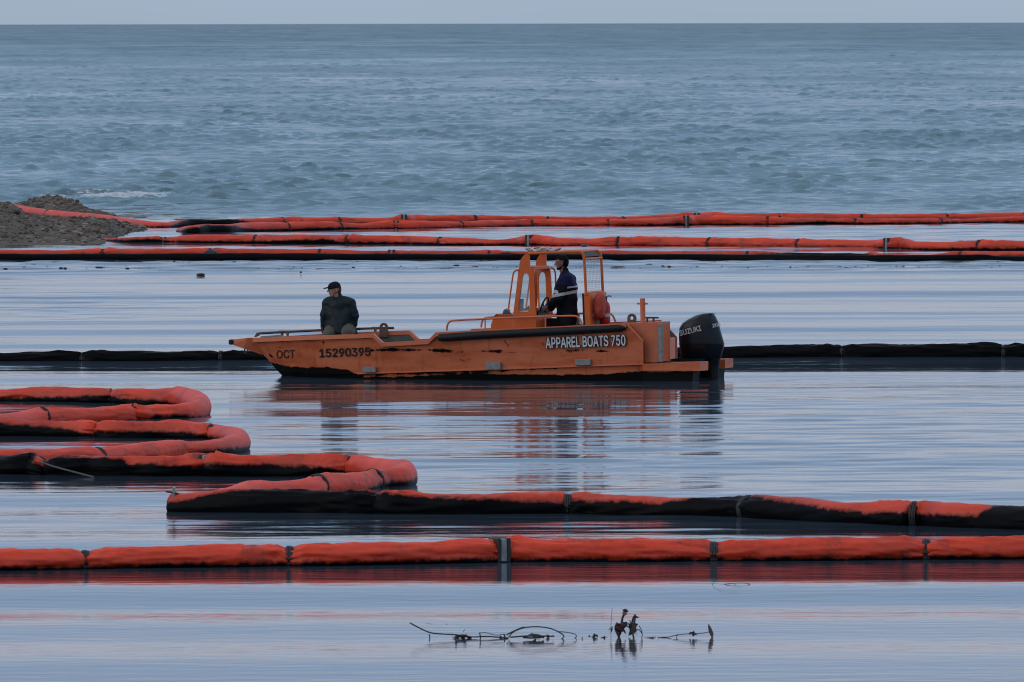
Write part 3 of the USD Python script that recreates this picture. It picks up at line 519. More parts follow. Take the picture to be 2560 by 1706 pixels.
obj('transom', box([uT - .02, 0, .33], [.05, 1.88, .62], .01), paint_m, boat)
# gunwale rails: a proud flat bar along each top edge
def bar_along(line, wd, ht, out):
    line = np.asarray(line); n = len(line); v = []
    for p in line:
        sgn = np.sign(p[1]) or -1
        for dw, dz in ((out, .004), (out, -ht), (out - wd, -ht), (out - wd, .004)): v.append([p[0], p[1] + sgn * dw, p[2] + dz])
    v = np.array(v); f = []
    for i in range(n - 1):
        for k in range(4):
            a, b = i * 4 + k, i * 4 + (k + 1) % 4; f += [[a, b, b + 4], [a, b + 4, a + 4]]
    f += [[0, 2, 1], [0, 3, 2], [4 * n - 4, 4 * n - 3, 4 * n - 2], [4 * n - 4, 4 * n - 2, 4 * n - 1]]
    return trimesh.Trimesh(v, np.array(f), process=True)
gl = Gl[1:15]; glh = [.06] * 14
for s in (1, -1):
    obj('gunwale_rail', bar_along(gl * [1, s, 1], .11, .062, .04), paint_m, boat)
    obj('gunwale_brace', bar_along(Gl[14:17] * [1, s, 1] + [0, 0, 0], .05, .03, .02), paint_m, boat)
ch = Cl[5:18] + np.array([0, 0, .018])
for s in (1, -1): obj('chine_strake', bar_along(ch * [1, s, 1], .06, .02, .022), paint_m, boat)
# rubber fender under the rear gunwale
for s in (1, -1):
    fn = PL([(1006, 774), (1009, 775.5), (1025, 775.5), (1110, 770), (1220, 764.5), (1330, 759), (1425, 754.5), (1438, 754)], -1.125) * [1, s, 1]
    obj('rubber_fender', tube(fn, [.02, .058, .064, .066, .066, .066, .06, .02], 12), blackrub_m, boat, smooth=40)
# grey weld pads, lettering
for (x0, y0, x1, y1) in ((833, 843, 863.5, 856), (1117, 832.5, 1150.5, 850), (1322, 825.5, 1357.5, 840)):
    a, b = P(x0, y1, -1.07), P(x1, y0, -1.07); m_ = (a + b) / 2
    obj('hull_pad', box([m_[0], -1.075, m_[2]], [b[0] - a[0], .06, b[2] - a[2]], .008), grey_m, boat)
def side_text(name, text, x0, y0, x1, y1, h, w, mt, depth=.004, bold=True):
    a, b = P(x0, y0, w), P(x1, y1, w)
    ax = b - a; ln = np.linalg.norm(ax); ax /= ln; ay = np.array([0, 0, 1.0]); ay -= ax * ax[2]; ay /= np.linalg.norm(ay)
    return text_on(text, h, ln, a, ax, ay, depth, bold), mt, name
m_w, _, _ = side_text('n', 'APPAREL BOATS 750', 1254.0, 800.0, 1437.5, 793.5, .162, -1.108, white_m, .004)
key = cat_([side_text('n', 'APPAREL BOATS 750', 1254.0 + dx, 800.0 + dy, 1437.5 + dx, 793.5 + dy, .162, -1.1055, ink_m, .001 + k * .0004)[0] for k, (dx, dy) in enumerate(((-1.6, 1.3), (1.6, 1.3), (1.6, -1.2), (-1.6, -1.2)))])
obj('name_outline', key, ink_m, boat); obj('name_lettering', m_w, white_m, boat)
def local_w(xd):   # lateral position of the near side at a picture column half way down the plate
    q = proj(((Gd + Cd) / 2)); return float(np.interp(xd, q[:, 0], ((Gd + Cd) / 2)[:, 1]))
def flow_text(name, text, x0, y0, x1, y1, h, mt):
    m, _, _ = side_text(name, text, x0, y0, x1, y1, h, -1.0, mt, .004)
    v = np.array(m.vertices); v0 = v.copy()
    a, b = P(x0, y0, -1.0), P(x1, y1, -1.0)
    u = (v[:, 0] - a[0]) / (b[0] - a[0])
    xd_ = x0 + u * (x1 - x0); zz = v[:, 2] - (a[2] + (b[2] - a[2]) * u)
    out = []
    for xx, z_, w_, uu in zip(xd_, zz, v[:, 1], u):
        st_ = np.array([local_w(xx)])
        # find the plate point under this column and height
        yy_ = y0 + (y1 - y0) * uu - z_ / .0069
        out.append(plate_point(xx, yy_) + np.array([0, -.005 + (w_ + 1.0), 0]))
    return trimesh.Trimesh(np.array(out), m.faces, process=False)
from scipy.interpolate import LinearNDInterpolator
_pn = side[:nv1].reshape(-1, 3); _LI = LinearNDInterpolator(proj(_pn), _pn)
def plate_point(x, y): return np.array(_LI(x, y)).ravel()
obj('registration_letters', flow_text('n', 'OCT', 636, 824, 678, 822.5, .125, ink_m), plain('faded_stencil_paint', (.045, .016, .01), .6), boat)
obj('registration_number', cat_([flow_text('n', '15290395', 734 + d, 821.5, 851 + d, 817.5, .128, ink_m) for d in (0, 1.1)]), ink_m, boat)

# --- bow beam, roller, ring, far bow rail, lifting eyes
bm = [P(*Z5(245, 285), 0), P(*Z5(245, 415), 0), P(*Z5(640, 240), 0), P(*Z5(520, 490), 0), P(*Z5(760, 545), 0), P(*Z5(800, 250), 0), P(*Z5(1000, 245), 0), P(*Z5(930, 660), 0)]
pts = []
for q, hw in zip(bm, (.06, .06, .15, .10, .03, .12, .06, .02)): pts += [[q[0], hw, q[2]], [q[0], -hw, q[2]]]
obj('bow_beam', hull_pts(pts), paint_m, boat)
q0, q1 = P(*Z5(150, 283), 0), P(*Z5(247, 412), 0)
obj('bow_bumper', box([(q0[0] + q1[0]) / 2, 0, (q0[2] + q1[2]) / 2], [q1[0] - q0[0], .2, q0[2] - q1[2]], .02), blackrub_m, boat)
c = P(*Z5(548, 535), 0); ph = np.linspace(0, 2 * np.pi, 16, endpoint=False)
obj('bow_ring', tube(np.array([c + [.028 * math.cos(a) + .02 * math.sin(a), 0, .05 * math.sin(a)] for a in ph]), .012, 6, closed=True), rust_m, boat)
c = P(*Z5(820, 165), .25)
obj('bow_roller', cat_([hull_pts([P(*Z5(x, y), .25 + dw) for x, y in ((735, 225), (800, 120), (885, 110), (905, 130), (860, 190), (800, 225)) for dw in (-.05, .05)])]), rust_m, boat, smooth=30)
obj('bow_locker', hull_pts([P(*Z5(x, y), w) for x, y in ((880, 235), (900, 205), (1400, 170), (1470, 215)) for w in (-.25, .2)]), grey_m, boat)
fr_ = [P(594, 770, .45), P(596, 766.5, .5), P(640, 764, .75), P(700, 761, .92), P(760, 758, 1.02), P(870, 754.5, 1.06), P(905, 754, 1.06)]
obj('bow_handrail', tube(fr_, .02, 8), rust_m, boat, smooth=True)
for x, y in ((654, 764), (752, 759.5), (868, 755.5)):
    a = P(x, y, .8 if x < 700 else 1.03)
    obj('mooring_cleat', cat_([box(a + [0, 0, .012], [.20, .05, .035], .012), box(a + [-.04, 0, -.05], [.035, .05, .1]), box(a + [.05, 0, -.05], [.035, .05, .1])]), plain('brass_cleat_%d' % x, (.13, .10, .05), .5), boat)
def eye(xd, yd, r, w, hb):
    c = P(xd, yd, w); ph = np.linspace(0, math.pi, 14)
    outer = [(c[0] + r * math.cos(a), c[2] + r * math.sin(a)) for a in ph] + [(c[0] - r, c[2] - hb), (c[0] + r, c[2] - hb)]
    cs = m3.CrossSection([outer]) - m3.CrossSection.circle(r * .42, 20).translate((c[0], c[2]))
    m = to_tm(cs.extrude(.04)); v = np.array(m.vertices); return trimesh.Trimesh(np.stack([v[:, 0], w + .02 - v[:, 2], v[:, 1]], 1), m.faces, process=False)
obj('lifting_eye', eye(882, 752, .068, .98, .16), rust_m, boat); obj('lifting_eye', eye(1452, 731.5, .072, -.75, .12), rust_m, boat)

# --- cabin frame
W = .54
def slab(poly, w0, w1, hole=None):
    loc = [(P(x, y, w0)[0], P(x, y, w0)[2]) for x, y in poly]
    cs = m3.CrossSection([loc if _area(loc) > 0 else loc[::-1]])
    if hole is not None:
        h = [(P(x, y, w0)[0], P(x, y, w0)[2]) for x, y in hole]; cs = cs - m3.CrossSection([h if _area(h) > 0 else h[::-1]])
    m = to_tm(cs.extrude(abs(w1 - w0))); v = np.array(m.vertices); lo = min(w0, w1)
    return trimesh.Trimesh(np.stack([v[:, 0], lo + abs(w1 - w0) - v[:, 2], v[:, 1]], 1), m.faces, process=False)
def _area(p): p = np.array(p); x, y = p[:, 0], p[:, 1]; return float(np.sum(x * np.roll(y, -1) - np.roll(x, -1) * y))
plate = [Z7(*q) for q in ((590, 160), (540, 175), (500, 200), (465, 240), (440, 285), (418, 345), (412, 430), (398, 470), (385, 600), (350, 900), (322, 1120), (300, 1290), (712, 1290), (704, 1180), (698, 1080), (692, 850), (678, 600), (664, 470), (640, 430), (600, 412), (596, 360))]
slot = [Z7(*q) for q in ((515, 527), (480, 545), (465, 600), (440, 820), (402, 1090), (400, 1170), (425, 1205), (560, 1207), (598, 1170), (603, 1080), (597, 800), (584, 600), (572, 550), (545, 527))]
np_ = slab(plate, -W, -W + .05, slot)
pl = obj('cabin_side_plate', np_, cab_m, boat)
fp_ = np_.copy(); fp_.vertices = fp_.vertices * [1, -1, 1]; fp_.faces = fp_.faces[:, ::-1]
pl2 = obj('cabin_side_plate', fp_, cab_m, boat)
glass_m = mat('scuffed_window_pane', {'f': ('fresnel', {'IOR': 1.45}), 't': ('transparent_bsdf', {'color': (.86, .9, .9)}), 'g': ('glossy_bsdf', {'roughness': .3}), 'd': ('principled_bsdf', {'base_color': (.6, .6, .6), 'roughness': .6}),
                                     'n': ('noise_texture', {'scale': 2.0, 'detail': 3.0}), 'nr': ('map_range', {'from_min': .3, 'from_max': .9, 'to_min': .05, 'to_max': .28, 'clamp': True}), 'tc': ('texture_coordinate', {}), 'm0': ('mix_closure', {}), 'm': ('mix_closure', {})},
              [('tc.object', 'n.vector'), ('n.fac', 'nr.value'), ('nr.result', 'm0.fac'), ('t.BSDF', 'm0.closure1'), ('d.BSDF', 'm0.closure2'), ('f.fac', 'm.fac'), ('m0.closure', 'm.closure1'), ('g.BSDF', 'm.closure2')], surface='m.closure')
gp = slab(slot, -W + .02, -W + .026)
obj('pane', gp, glass_m, pl); gp2 = gp.copy(); gp2.vertices = gp2.vertices * [1, -1, 1]; gp2.faces = gp2.faces[:, ::-1]; obj('pane', gp2, glass_m, pl2)
uc = P(*Z7(560, 440), -W)
obj('cabin_crossbeam', box([uc[0] + .01, 0, uc[2]], [.16, 2 * W - .1, .06], .01), cab_m, boat)
wf = [P(*Z7(x, y), -W + .05) for x, y in ((700, 470), (735, 480), (735, 900), (705, 1200))]
obj('windscreen_frame', cat_([hull_pts([q + [0, d, 0] for q in wf for d in (0, .05)])]), cab_m, boat)
for s in (1, -1):
    for tr in (((402, 468), (350, 475), (318, 500), (300, 560), (262, 850), (222, 1150), (228, 1190), (245, 1215)), ((660, 445), (705, 462), (738, 500), (748, 570), (756, 850), (770, 1180))):
        obj('grab_rail', tube(smoothed([P(*Z7(*q), -W - .01) * [1, s, 1] for q in tr], 6), .0135, 8), cab_m, boat, smooth=True)
    rt = smoothed([P(*Z7(*q), -W) * [1, s, 1] for q in ((585, 172), (900, 160), (1200, 148), (1465, 140), (1530, 155), (1556, 200), (1570, 260), (1588, 560), (1602, 880), (1606, 920))], 6)
    obj('roof_frame', tube(rt, .022, 10), cab_m, boat, smooth=True)
for q in (Z7(900, 160), Z7(1180, 149), Z7(1470, 141), Z7(1572, 272), Z7(1602, 875)):
    a = P(*q, -W); obj('roof_crossbar', tube([a, a * [1, -1, 1]], .019, 10), cab_m, boat, smooth=True)
a0, a1, b0 = P(*Z7(1575, 290), -W), P(*Z7(1602, 870), -W), None
wires = []
for k in range(1, 12):
    w = -W + 2 * W * k / 12; wires.append(tube([[a0[0], w, a0[2]], [a1[0], w, a1[2]]], 0.0015, 4))
for k in range(1, 17):
    t = k / 17; q = a0 + (a1 - a0) * t; wires.append(tube([[q[0], -W, q[2]], [q[0], W, q[2]]], 0.0015, 4))
obj('wire_mesh_panel', cat_(wires), plain('galvanised_wire', (.3, .32, .3), .5), boat)
# roof sheet edge is open: only a short canvas remains over the rear corner
ct = [P(*Z7(1478, 150), -W), P(*Z7(1560, 235), -W)]
obj('roof_canvas', hull_pts([[q[0], s * (W - .03), q[2] + dz] for q in ct for s in (1, -1) for dz in (0, .008)]), dkgrey_m, boat)
# console, wheel, instruments
con = [Z7(*q) for q in ((-40, 1300), (0, 1260), (290, 1270), (712, 1282), (716, 1480), (716, 1640), (-90, 1640), (-90, 1440))]
obj('console', slab(con, -W + .05, W - .05), cab_m, boat)
a = P(*Z7(-55, 1330), -W)
obj('console_trim', slab([Z7(*q) for q in ((-30, 1296), (0, 1262), (712, 1284), (712, 1275), (0, 1250), (-40, 1288))], -W + .03, W - .03), paint_m, boat)
dash = [P(*Z7(x, y), 0) for x, y in ((715, 1290), (715, 1180), (760, 1140), (850, 1200), (850, 1290))]
obj('dashboard', hull_pts([q + [0, w, 0] for q in dash for w in (-.35, .35)]), blackrub_m, boat)
c = P(*Z7(850, 1140), .0); ph = np.linspace(0, 2 * np.pi, 24, endpoint=False)
wh = [tube(np.array([c + [.06 * math.sin(a), .18 * math.cos(a), .17 * math.sin(a)] for a in ph]), .014, 6, closed=True)] + [tube([c, c + [.06 * math.sin(a), .18 * math.cos(a), .17 * math.sin(a)]], .01, 6) for a in (0.5, 2.6, 4.71)] + [tube([c, P(*Z7(770, 1180), 0)], .02, 6)]
obj('steering_wheel', cat_(wh), blackrub_m, boat, smooth=True)
sb = [P(*Z7(x, y), 0) for x, y in ((722, 1335), (1360, 1335), (1375, 1640), (722, 1640))]
obj('helm_locker', hull_pts([q + [0, w, 0] for q in sb for w in (.16, .46)]), blackrub_m, boat)
# seat back board under the mesh
l0, l1 = P(*Z8(205, 565), -W), P(*Z8(240, 1420), -W)
bd = hull_pts([[q[0] + du, s * W, q[2]] for q, du in ((l0, .0), (l0, .09), (l1 + [0, 0, -.3], .0), (l1 + [0, 0, -.3], .09)) for s in (1, -1)])
obj('helm_backboard', bd, cab_m, boat)
obj('backboard_edge', hull_pts([[q[0] - .03 + du, s, q[2]] for q, du in ((l0, .0), (l0, .028), (l1, .0), (l1, .028)) for s in (-W - .004, -W + .1)]), blackrub_m, boat)
ex = P(*Z8(560, 1280), -.05); obj('valve_box', box(ex + [0, 0, -.02], [.14, .30, .20], .02), grey_m, boat)
# side handrails
for s in (1, -1):
    rp = [P(x, y, -1.06) * [1, s, 1] for x, y in [((960 + a / 4.706) / S, (780 + b / 4.706) / S) for a, b in ((738, 222), (742, 160), (765, 118), (805, 100), (1190, 84), (1525, 68), (2230, 44), (2280, 58), (2310, 95), (2335, 160))]]
    obj('side_handrail', tube(smoothed(rp, 6), .0165, 8), paint_m, boat, smooth=True)
    for a_, b0, b1 in ((1190, 84, 205), (1525, 68, 190), (1900, 55, 180)):
        obj('rail_stanchion', tube([P((960 + a_ / 4.706) / S, (780 + b / 4.706) / S, -1.06) * [1, s, 1] for b in (b0, b1)], .012, 8), paint_m, boat, smooth=True)
# --- stern: side box, bollard, cleat, sponsons
def zz4(x, y): return ((1440 + x / 5.115) / S, (740 + y / 5.115) / S)
q0, q1 = P(*zz4(575, 347), -.95), P(*zz4(1098, 335), -.95); zb = P(*zz4(900, 850), -.95)[2]
obj('stern_box', hull_pts([[q[0], w, z] for q in (q0, q1) for w in (-.95, -.42) for z in (q[2], zb)]), paint_m, boat, label='pale orange box above the near sponson')
for x0, x1 in ((632, 690), (1052, 1112)):
    a, b = P(*zz4(x0, 350), -.96), P(*zz4(x1, 350), -.96)
    obj('fender_strip', box([(a[0] + b[0]) / 2, -.965, (a[2] + zb) / 2], [b[0] - a[0], .05, a[2] - zb - .01], .012), grey_m, boat)
a, b = P(*zz4(858, 350), -.8), P(*zz4(850, 32), -.8)
obj('mooring_post', cat_([tube([a + [0, 0, -.02], b], .042, 14), tube([b + [-.09, 0, -.085], b + [.09, 0, -.085]], .014, 8)]), paint_m, boat, smooth=40)
c = P(*zz4(965, 280), -.65)
obj('mooring_cleat', cat_([box(c, [.24, .035, .028]), box(c + [-.07, 0, -.05], [.03, .035, .1]), box(c + [.035, 0, -.05], [.03, .035, .1])]), rust_m, boat)
for s in (1, -1):
    tp0, tp1, bt = P(1476, 836.5, -1.1), P(1608, 832, -1.1), P(1608, 853, -1.1)
    pt = [[u, s * w, z] for (u, z) in ((tp0[0], tp0[2]), (tp1[0], tp1[2]), (tp1[0], bt[2]), (tp0[0], bt[2])) for w in (-1.1, -.56)]
    sp = hull_pts(pt).subdivide_to_size(.06); v = np.array(sp.vertices)
    ov = oil_of(v * [1, s, 1]) if s > 0 else np.clip(-.03 - (v[:, 2] - bt[2]) - .2, -.3, .3)
    obj('stern_sponson', sp, hull_m, boat, prim={'oil': ov})
    pt = [[u, s * w, z] for (u, z) in ((uT - .02, bt[2] + .002), (tp1[0] - .12, bt[2] + .002), (tp1[0] - .16, -.2), (uT - .02, -.2)) for w in (-1.04, -.6)]
    lw = hull_pts(pt).subdivide_to_size(.06); v = np.array(lw.vertices)
    obj('sponson_bottom', lw, hull_m, boat, prim={'oil': oil_of(v * [1, s, 1])})
wy = tube(smoothed([P(1502, 838, -1.0), P(1520, 833, -.9), P(1550, 833, -.7), P(1575, 834, -.4), P(1600, 834, -.1)], 6), .022, 8)
obj('fuel_hose', wy, blackrub_m, boat, smooth=True)

# --- outboard motor: lofted cowling with its leg
lev = [ # picture row (enlargement), front x, side-to-back corner x, rear x, half width
    (166, 720, 790, 880, .10), (180, 610, 780, 905, .14), (212, 505, 768, 928, .18), (270, 380, 755, 955, .22), (340, 270, 752, 985, .245), (430, 213, 752, 1010, .255), (560, 205, 756, 1045, .26), (690, 210, 765, 1082, .26), (735, 213, 765, 1084, .255), (830, 228, 768, 1062, .23), (930, 245, 772, 1035, .2), (985, 262, 775, 1010, .15), (1020, 400, 780, 960, .10)]
ringsv = []
for y, xf, xc, xr, hw in lev:
    f0, c0, r0 = P(*Z6(xf, y), 0), P(*Z6(xc, y), -hw), P(*Z6(xr, y), .06)
    uf, uc_, ur, z = f0[0] + hw * .25, max(c0[0], f0[0] + .1), r0[0], f0[2]
    ur = max(ur, uc_ + .03)
    half = [(uf, 0), (uf + .02, -hw * .45), (uf + .07, -hw * .78), (uf + .16, -hw * .96), ((uf + uc_) / 2, -hw), (uc_ - .03, -hw * .98), (uc_ + .02, -hw * .88), (uc_ + (ur - uc_) * .6, -hw * .55), (ur - .01, -hw * .25), (ur, 0)]
    ring = half + [(u, -w) for u, w in half[-2:0:-1]]
    ringsv.append([[u, w, z] for u, w in ring])
ringsv = np.array(ringsv)
def loft(rg):
    n, m = rg.shape[:2]; v = rg.reshape(-1, 3); i = np.arange(n * m).reshape(n, m); j = np.roll(i, -1, 1)
    f = np.vstack([np.stack([i[:-1].ravel(), i[1:].ravel(), j[1:].ravel()], 1), np.stack([i[:-1].ravel(), j[1:].ravel(), j[:-1].ravel()], 1)])
    v = np.vstack([v, rg[0].mean(0), rg[-1].mean(0)]); k = np.arange(m); l = np.roll(k, -1)
    f = np.vstack([f, np.stack([np.full(m, n * m), k, l], 1), np.stack([np.full(m, n * m + 1), (n - 1) * m + l, (n - 1) * m + k], 1)])
    return trimesh.Trimesh(v, f, process=False)
cowl_m = plain('black_gloss_cowling', (.004, .0055, .008), .28, .2, spec=.3); leg_m = plain('black_motor_leg', (.005, .005, .007), .45, spec=.3)
motor = obj('outboard_motor', loft(ringsv), cowl_m, boat, smooth=35, label='black outboard motor with white lettering')
r7 = ringsv[7:9].copy(); mid = r7.mean((0, 1)); r7 = mid + (r7 - mid) * [1.012, 1.02, .35]
obj('cowling_seam', loft(r7), leg_m, motor, smooth=35)
lg = []
for y, x0, x1, hw in ((960, 760, 1010, .11), (1060, 790, 985, .08), (1180, 800, 975, .06), (1440, 800, 972, .05), (1560, 800, 970, .045)):
    a_, b_ = P(*Z6(x0, y), -hw), P(*Z6(x1, y), hw * .3)
    lg.append([[a_[0], -hw * .4, a_[2]], [a_[0] + .03, -hw, a_[2]], [b_[0] - .05, -hw, a_[2]], [b_[0], -hw * .3, a_[2]], [b_[0], hw * .3, a_[2]], [b_[0] - .05, hw, a_[2]], [a_[0] + .03, hw, a_[2]], [a_[0], hw * .4, a_[2]]])
obj('leg', loft(np.array(lg)), leg_m, motor, smooth=35)
br = [P(*Z6(x, y), 0) for x, y in ((150, 985), (300, 960), (760, 960), (790, 1060), (560, 1080), (180, 1060))]
obj('transom_bracket', hull_pts([q + [0, w, 0] for q in br for w in (-.16, .16)]), leg_m, motor)
wl = -.285
t1, _, _ = side_text('n', 'SUZUKI', *Z6(282, 572), *Z6(668, 476), .083, wl, white_m)
obj('brand_lettering', t1, plain('silver_letter_film', (.5, .47, .5), .4), motor)
a_, b_ = P(*Z6(835, 425), -.215), P(*Z6(975, 400), -.02)
ax = b_ - a_; ln = np.linalg.norm(ax); ax /= ln; ay = np.array([-.12, -.06, 1.0]); ay -= ax * (ay @ ax); ay /= np.linalg.norm(ay)
obj('power_lettering', text_on('200', .055, ln, a_ + np.cross(ax, ay) * .035, ax, ay, .004), white_m, motor)

# --- loose things aboard
def aboard(name, label, cat, group=None): return thing(name, label, cat, group, matrix=BM)
# fire extinguisher on the aft face of the board
e = thing('fire_extinguisher', 'red fire extinguisher with pale label standing behind the helm backboard', 'fire extinguisher', matrix=BM)
c0, c1 = P(*Z8(730, 1375), -.12), P(*Z8(730, 760), -.12)
zs = np.linspace(c0[2], c1[2], 10); hh = zs[-1] - zs[0]
rr = [.07, .083, .084, .084, .084, .084, .084, .08, .066, .035]
obj('cylinder', tube([[c0[0] + .02, c0[1], z] for z in zs], rr, 18), plain('extinguisher_red', (.42, .012, .012), .3, .1), e, smooth=40)
obj('label_band', tube([[c0[0] + .02, c0[1], zs[0] + hh * .33], [c0[0] + .02, c0[1], zs[0] + hh * .47]], .0855, 18), plain('label_white', (.45, .42, .42), .5), e, smooth=40)
obj('valve_head', hull_pts(np.array([[c0[0] + .02, c0[1], zs[-1] + .02]]) + np.array([[sx * .028, sy * .028, sz * .05] for sx in (-1, 1) for sy in (-1, 1) for sz in (-1, 1)])), blackrub_m, e)
obj('handle', tube(smoothed([P(*Z8(q[0], q[1]), -.12) + [.02, 0, 0] for q in ((720, 690), (760, 655), (810, 630), (860, 630), (895, 645))], 3), .011, 8), grey_m, e, smooth=True)
obj('hose', tube(smoothed([P(*Z8(*q), -.2) for q in ((700, 700), (650, 740), (610, 850), (600, 1050), (625, 1180))], 6), .012, 8), blackrub_m, e, smooth=True)
v = trimesh.creation.icosphere(3); vv = np.array(v.vertices); c = P(*Z8(530, 890), -.28)
bag = np.sign(vv) * np.abs(vv) ** .75 * [.09, .17, .21]; bag[:, 1] += .03 * bag[:, 2]
bag *= (1 + .22 * (meshkit.fbm(vv * 2.6, 3, 4) - .5))[:, None]; bag[:, 0] += .06
bg = obj('life_jacket', (bag + c, v.faces), plain('orange_red_jacket_fabric', (.40, .05, .025), .75, .3, 10, .01), None, smooth=True)
bg.AddTransformOp().Set(Gf.Matrix4d(*BM.T.ravel().tolist())); tag(bg, 'orange red life jacket hung on the aft face of the helm backboard', 'life jacket')
# white rope heap on the roof
rp = []; r5 = np.random.default_rng(5)
for k in range(9):
    x0 = 655 + k * 42; c = P(*Z7(x0 + 20, 118), r5.uniform(-.5, .35)); ph = np.linspace(0, 2 * np.pi, 14, endpoint=False); ra, rb = r5.uniform(.06, .14), r5.uniform(.05, .16)
    rp.append(tube(np.array([c + [ra * math.cos(a), rb * math.sin(a), .02 + .025 * math.sin(2 * a + k) + r5.uniform(-.006, .006)] for a in ph]), .014, 6, closed=True))
rr_ = obj('rope_bundle', cat_(rp), plain('bleached_rope', (.5, .47, .45), .8, .2), None, smooth=True)
rr_.AddTransformOp().Set(Gf.Matrix4d(*BM.T.ravel().tolist())); tag(rr_, 'tangle of pale rope lying on the cabin roof frame', 'rope')
# dark pad on the roof beside the rope
dpad = hull_pts([P(*Z7(x, y), .3 + dw) for x, y in ((655, 75), (700, 62), (815, 65), (800, 90), (690, 105)) for dw in (-.12, .12)])
dp = obj('folded_cloth', dpad, plain('dark_cloth', (.03, .02, .03), .8), None); dp.AddTransformOp().Set(Gf.Matrix4d(*BM.T.ravel().tolist())); tag(dp, 'small dark folded cloth beside the pale rope on the roof', 'cloth')
# blue lamp on the console
lm = thing('blue_lantern', 'small blue lantern resting on the front of the console', 'lantern', matrix=BM)
c = P(*Z7(200, 1250), -.42)
obj('body', tube([c + [-.06, 0, .035], c + [-.02, 0, .02], c + [.07, 0, -.03]], [.045, .055, .03], 12), plain('blue_plastic', (.03, .06, .14), .4), lm, smooth=40)
obj('handle', tube(smoothed([c + [-.03, 0, .06], c + [0, 0, .09], c + [.05, 0, .05]], 3), .008, 6), blackrub_m, lm, smooth=True)
lean = slab([Z7(*q) for q in ((420, 985), (480, 985), (470, 1150), (540, 1150), (575, 1100), (585, 1190), (420, 1200), (400, 1160))], -.42, -.36)
bq = obj('blue_tool_bag', lean, plain('navy_bag_fabric', (.02, .03, .10), .7), None); bq.AddTransformOp().Set(Gf.Matrix4d(*BM.T.ravel().tolist())); tag(bq, 'navy blue bag showing through the lower part of the near cabin window', 'bag')

# ------------------------------------------------------------------ people
def limbs(bones, joints, edge=.02, it=12, extra=()):
    """one continuous surface: hulls of spheres along the bones, unioned, refined and smoothed"""
    sp = {k: m3.Manifold.sphere(r, 20).translate(tuple(p)) for k, (p, r) in joints.items()}
    man = m3.Manifold.batch_boolean([m3.Manifold.batch_hull([sp[a] for a in b]) for b in bones] + list(extra), m3.OpType.Add)
    t = to_tm(man.refine_to_length(edge)); t.merge_vertices()
    trimesh.smoothing.filter_taubin(t, lamb=.5, nu=.51, iterations=it)
    return t
def head_shapes(c, f, up, r=.098):
    """skull, jaw, nose, ears for a head centred at c that looks along f"""
    f = np.asarray(f, float); f /= np.linalg.norm(f); up = np.asarray(up, float); up -= f * (up @ f); up /= np.linalg.norm(up); sd = np.cross(up, f)
    S_ = lambda p, rr: m3.Manifold.sphere(rr, 16).translate(tuple(c + f * p[0] + sd * p[1] + up * p[2]))
    H = m3.Manifold.batch_hull
    out = [H([S_((-.012, 0, .035), .088), S_((.03, 0, .03), .074), S_((.02, 0, -.03), .068)]), H([S_((.03, 0, -.02), .066), S_((.052, .022, -.088), .026), S_((.052, -.022, -.088), .026), S_((-.01, 0, -.06), .05)]),
           H([S_((.098, 0, .012), .010), S_((.118, 0, -.022), .013), S_((.098, .016, -.026), .009), S_((.098, -.016, -.026), .009)]),          # nose
           H([S_((.088, .03, .026), .010), S_((.088, -.03, .026), .010)]),                                                                     # brow
           H([S_((.086, .018, -.056), .008), S_((.093, 0, -.056), .009), S_((.086, -.018, -.056), .008)])]                                      # mouth
    for s in (1, -1): out.append(H([S_((-.012, s * .082, .02), .012), S_((-.02, s * .088, -.02), .011), S_((-.006, s * .08, -.03), .009)]))
    return out, f, sd, up
def hand_bits(p, d, side, curl=.5):
    """palm, four unequal fingers and a thumb; p wrist, d pointing direction, side = where the thumb leaves"""
    d = np.asarray(d, float); d /= np.linalg.norm(d); t = np.asarray(side, float); t -= d * (t @ d); t /= np.linalg.norm(t); n = np.cross(d, t)
    S_ = lambda q, r: m3.Manifold.sphere(r, 10).translate(tuple(q)); H = m3.Manifold.batch_hull
    palm = H([S_(p + t * .012, .02), S_(p - t * .015, .018), S_(p + d * .085 + t * .03, .014), S_(p + d * .08 - t * .032, .013)])
    out = [palm]
    for k, (o, ln) in enumerate(((.030, .068), (.010, .078), (-.011, .072), (-.031, .055))):
        a = p + d * .085 + t * o; b = a + (d * math.cos(curl) - n * math.sin(curl)) * ln * .5; c = b + (d * math.cos(curl * 2.2) - n * math.sin(curl * 2.2)) * ln * .5
        out += [H([S_(a, .0095), S_(b, .009)]), H([S_(b, .009), S_(c, .0078)])]
    a = p + d * .03 + t * .028; b = a + d * .035 + t * .03 - n * .01; c = b + d * .03 + t * .004 - n * .012
    out += [H([S_(a, .013), S_(b, .0105)]), H([S_(b, .0105), S_(c, .009)])]
    return out
skin_m = plain('weathered_skin', (.30, .16, .115), .55, .2, 20)
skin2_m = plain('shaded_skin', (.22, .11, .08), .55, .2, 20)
jk_m = plain('dark_teal_jacket', (.0045, .013, .018), .6, .5, 7, .015, spec=.25); tr_m = plain('stone_trousers', (.07, .058, .045), .8, .3, 9, .01)
cap_m = plain('navy_cap_cloth', (.005, .005, .012), .8, spec=.2); glv_m = plain('dark_work_glove', (.025, .025, .03), .75)
nav_m = plain('navy_work_jacket', (.004, .005, .011), .75, .4, 7, .012, spec=.2); blu_m = plain('blue_yoke_cloth', (.009, .011, .055), .75, .3, spec=.2); refl_m = plain('grey_reflective_tape', (.48, .52, .53), .5, .1)
hair_m = plain('black_hair', (.004, .0035, .0035), .8, spec=.2); boot_m = plain('black_boot_rubber', (.012, .012, .012), .5)

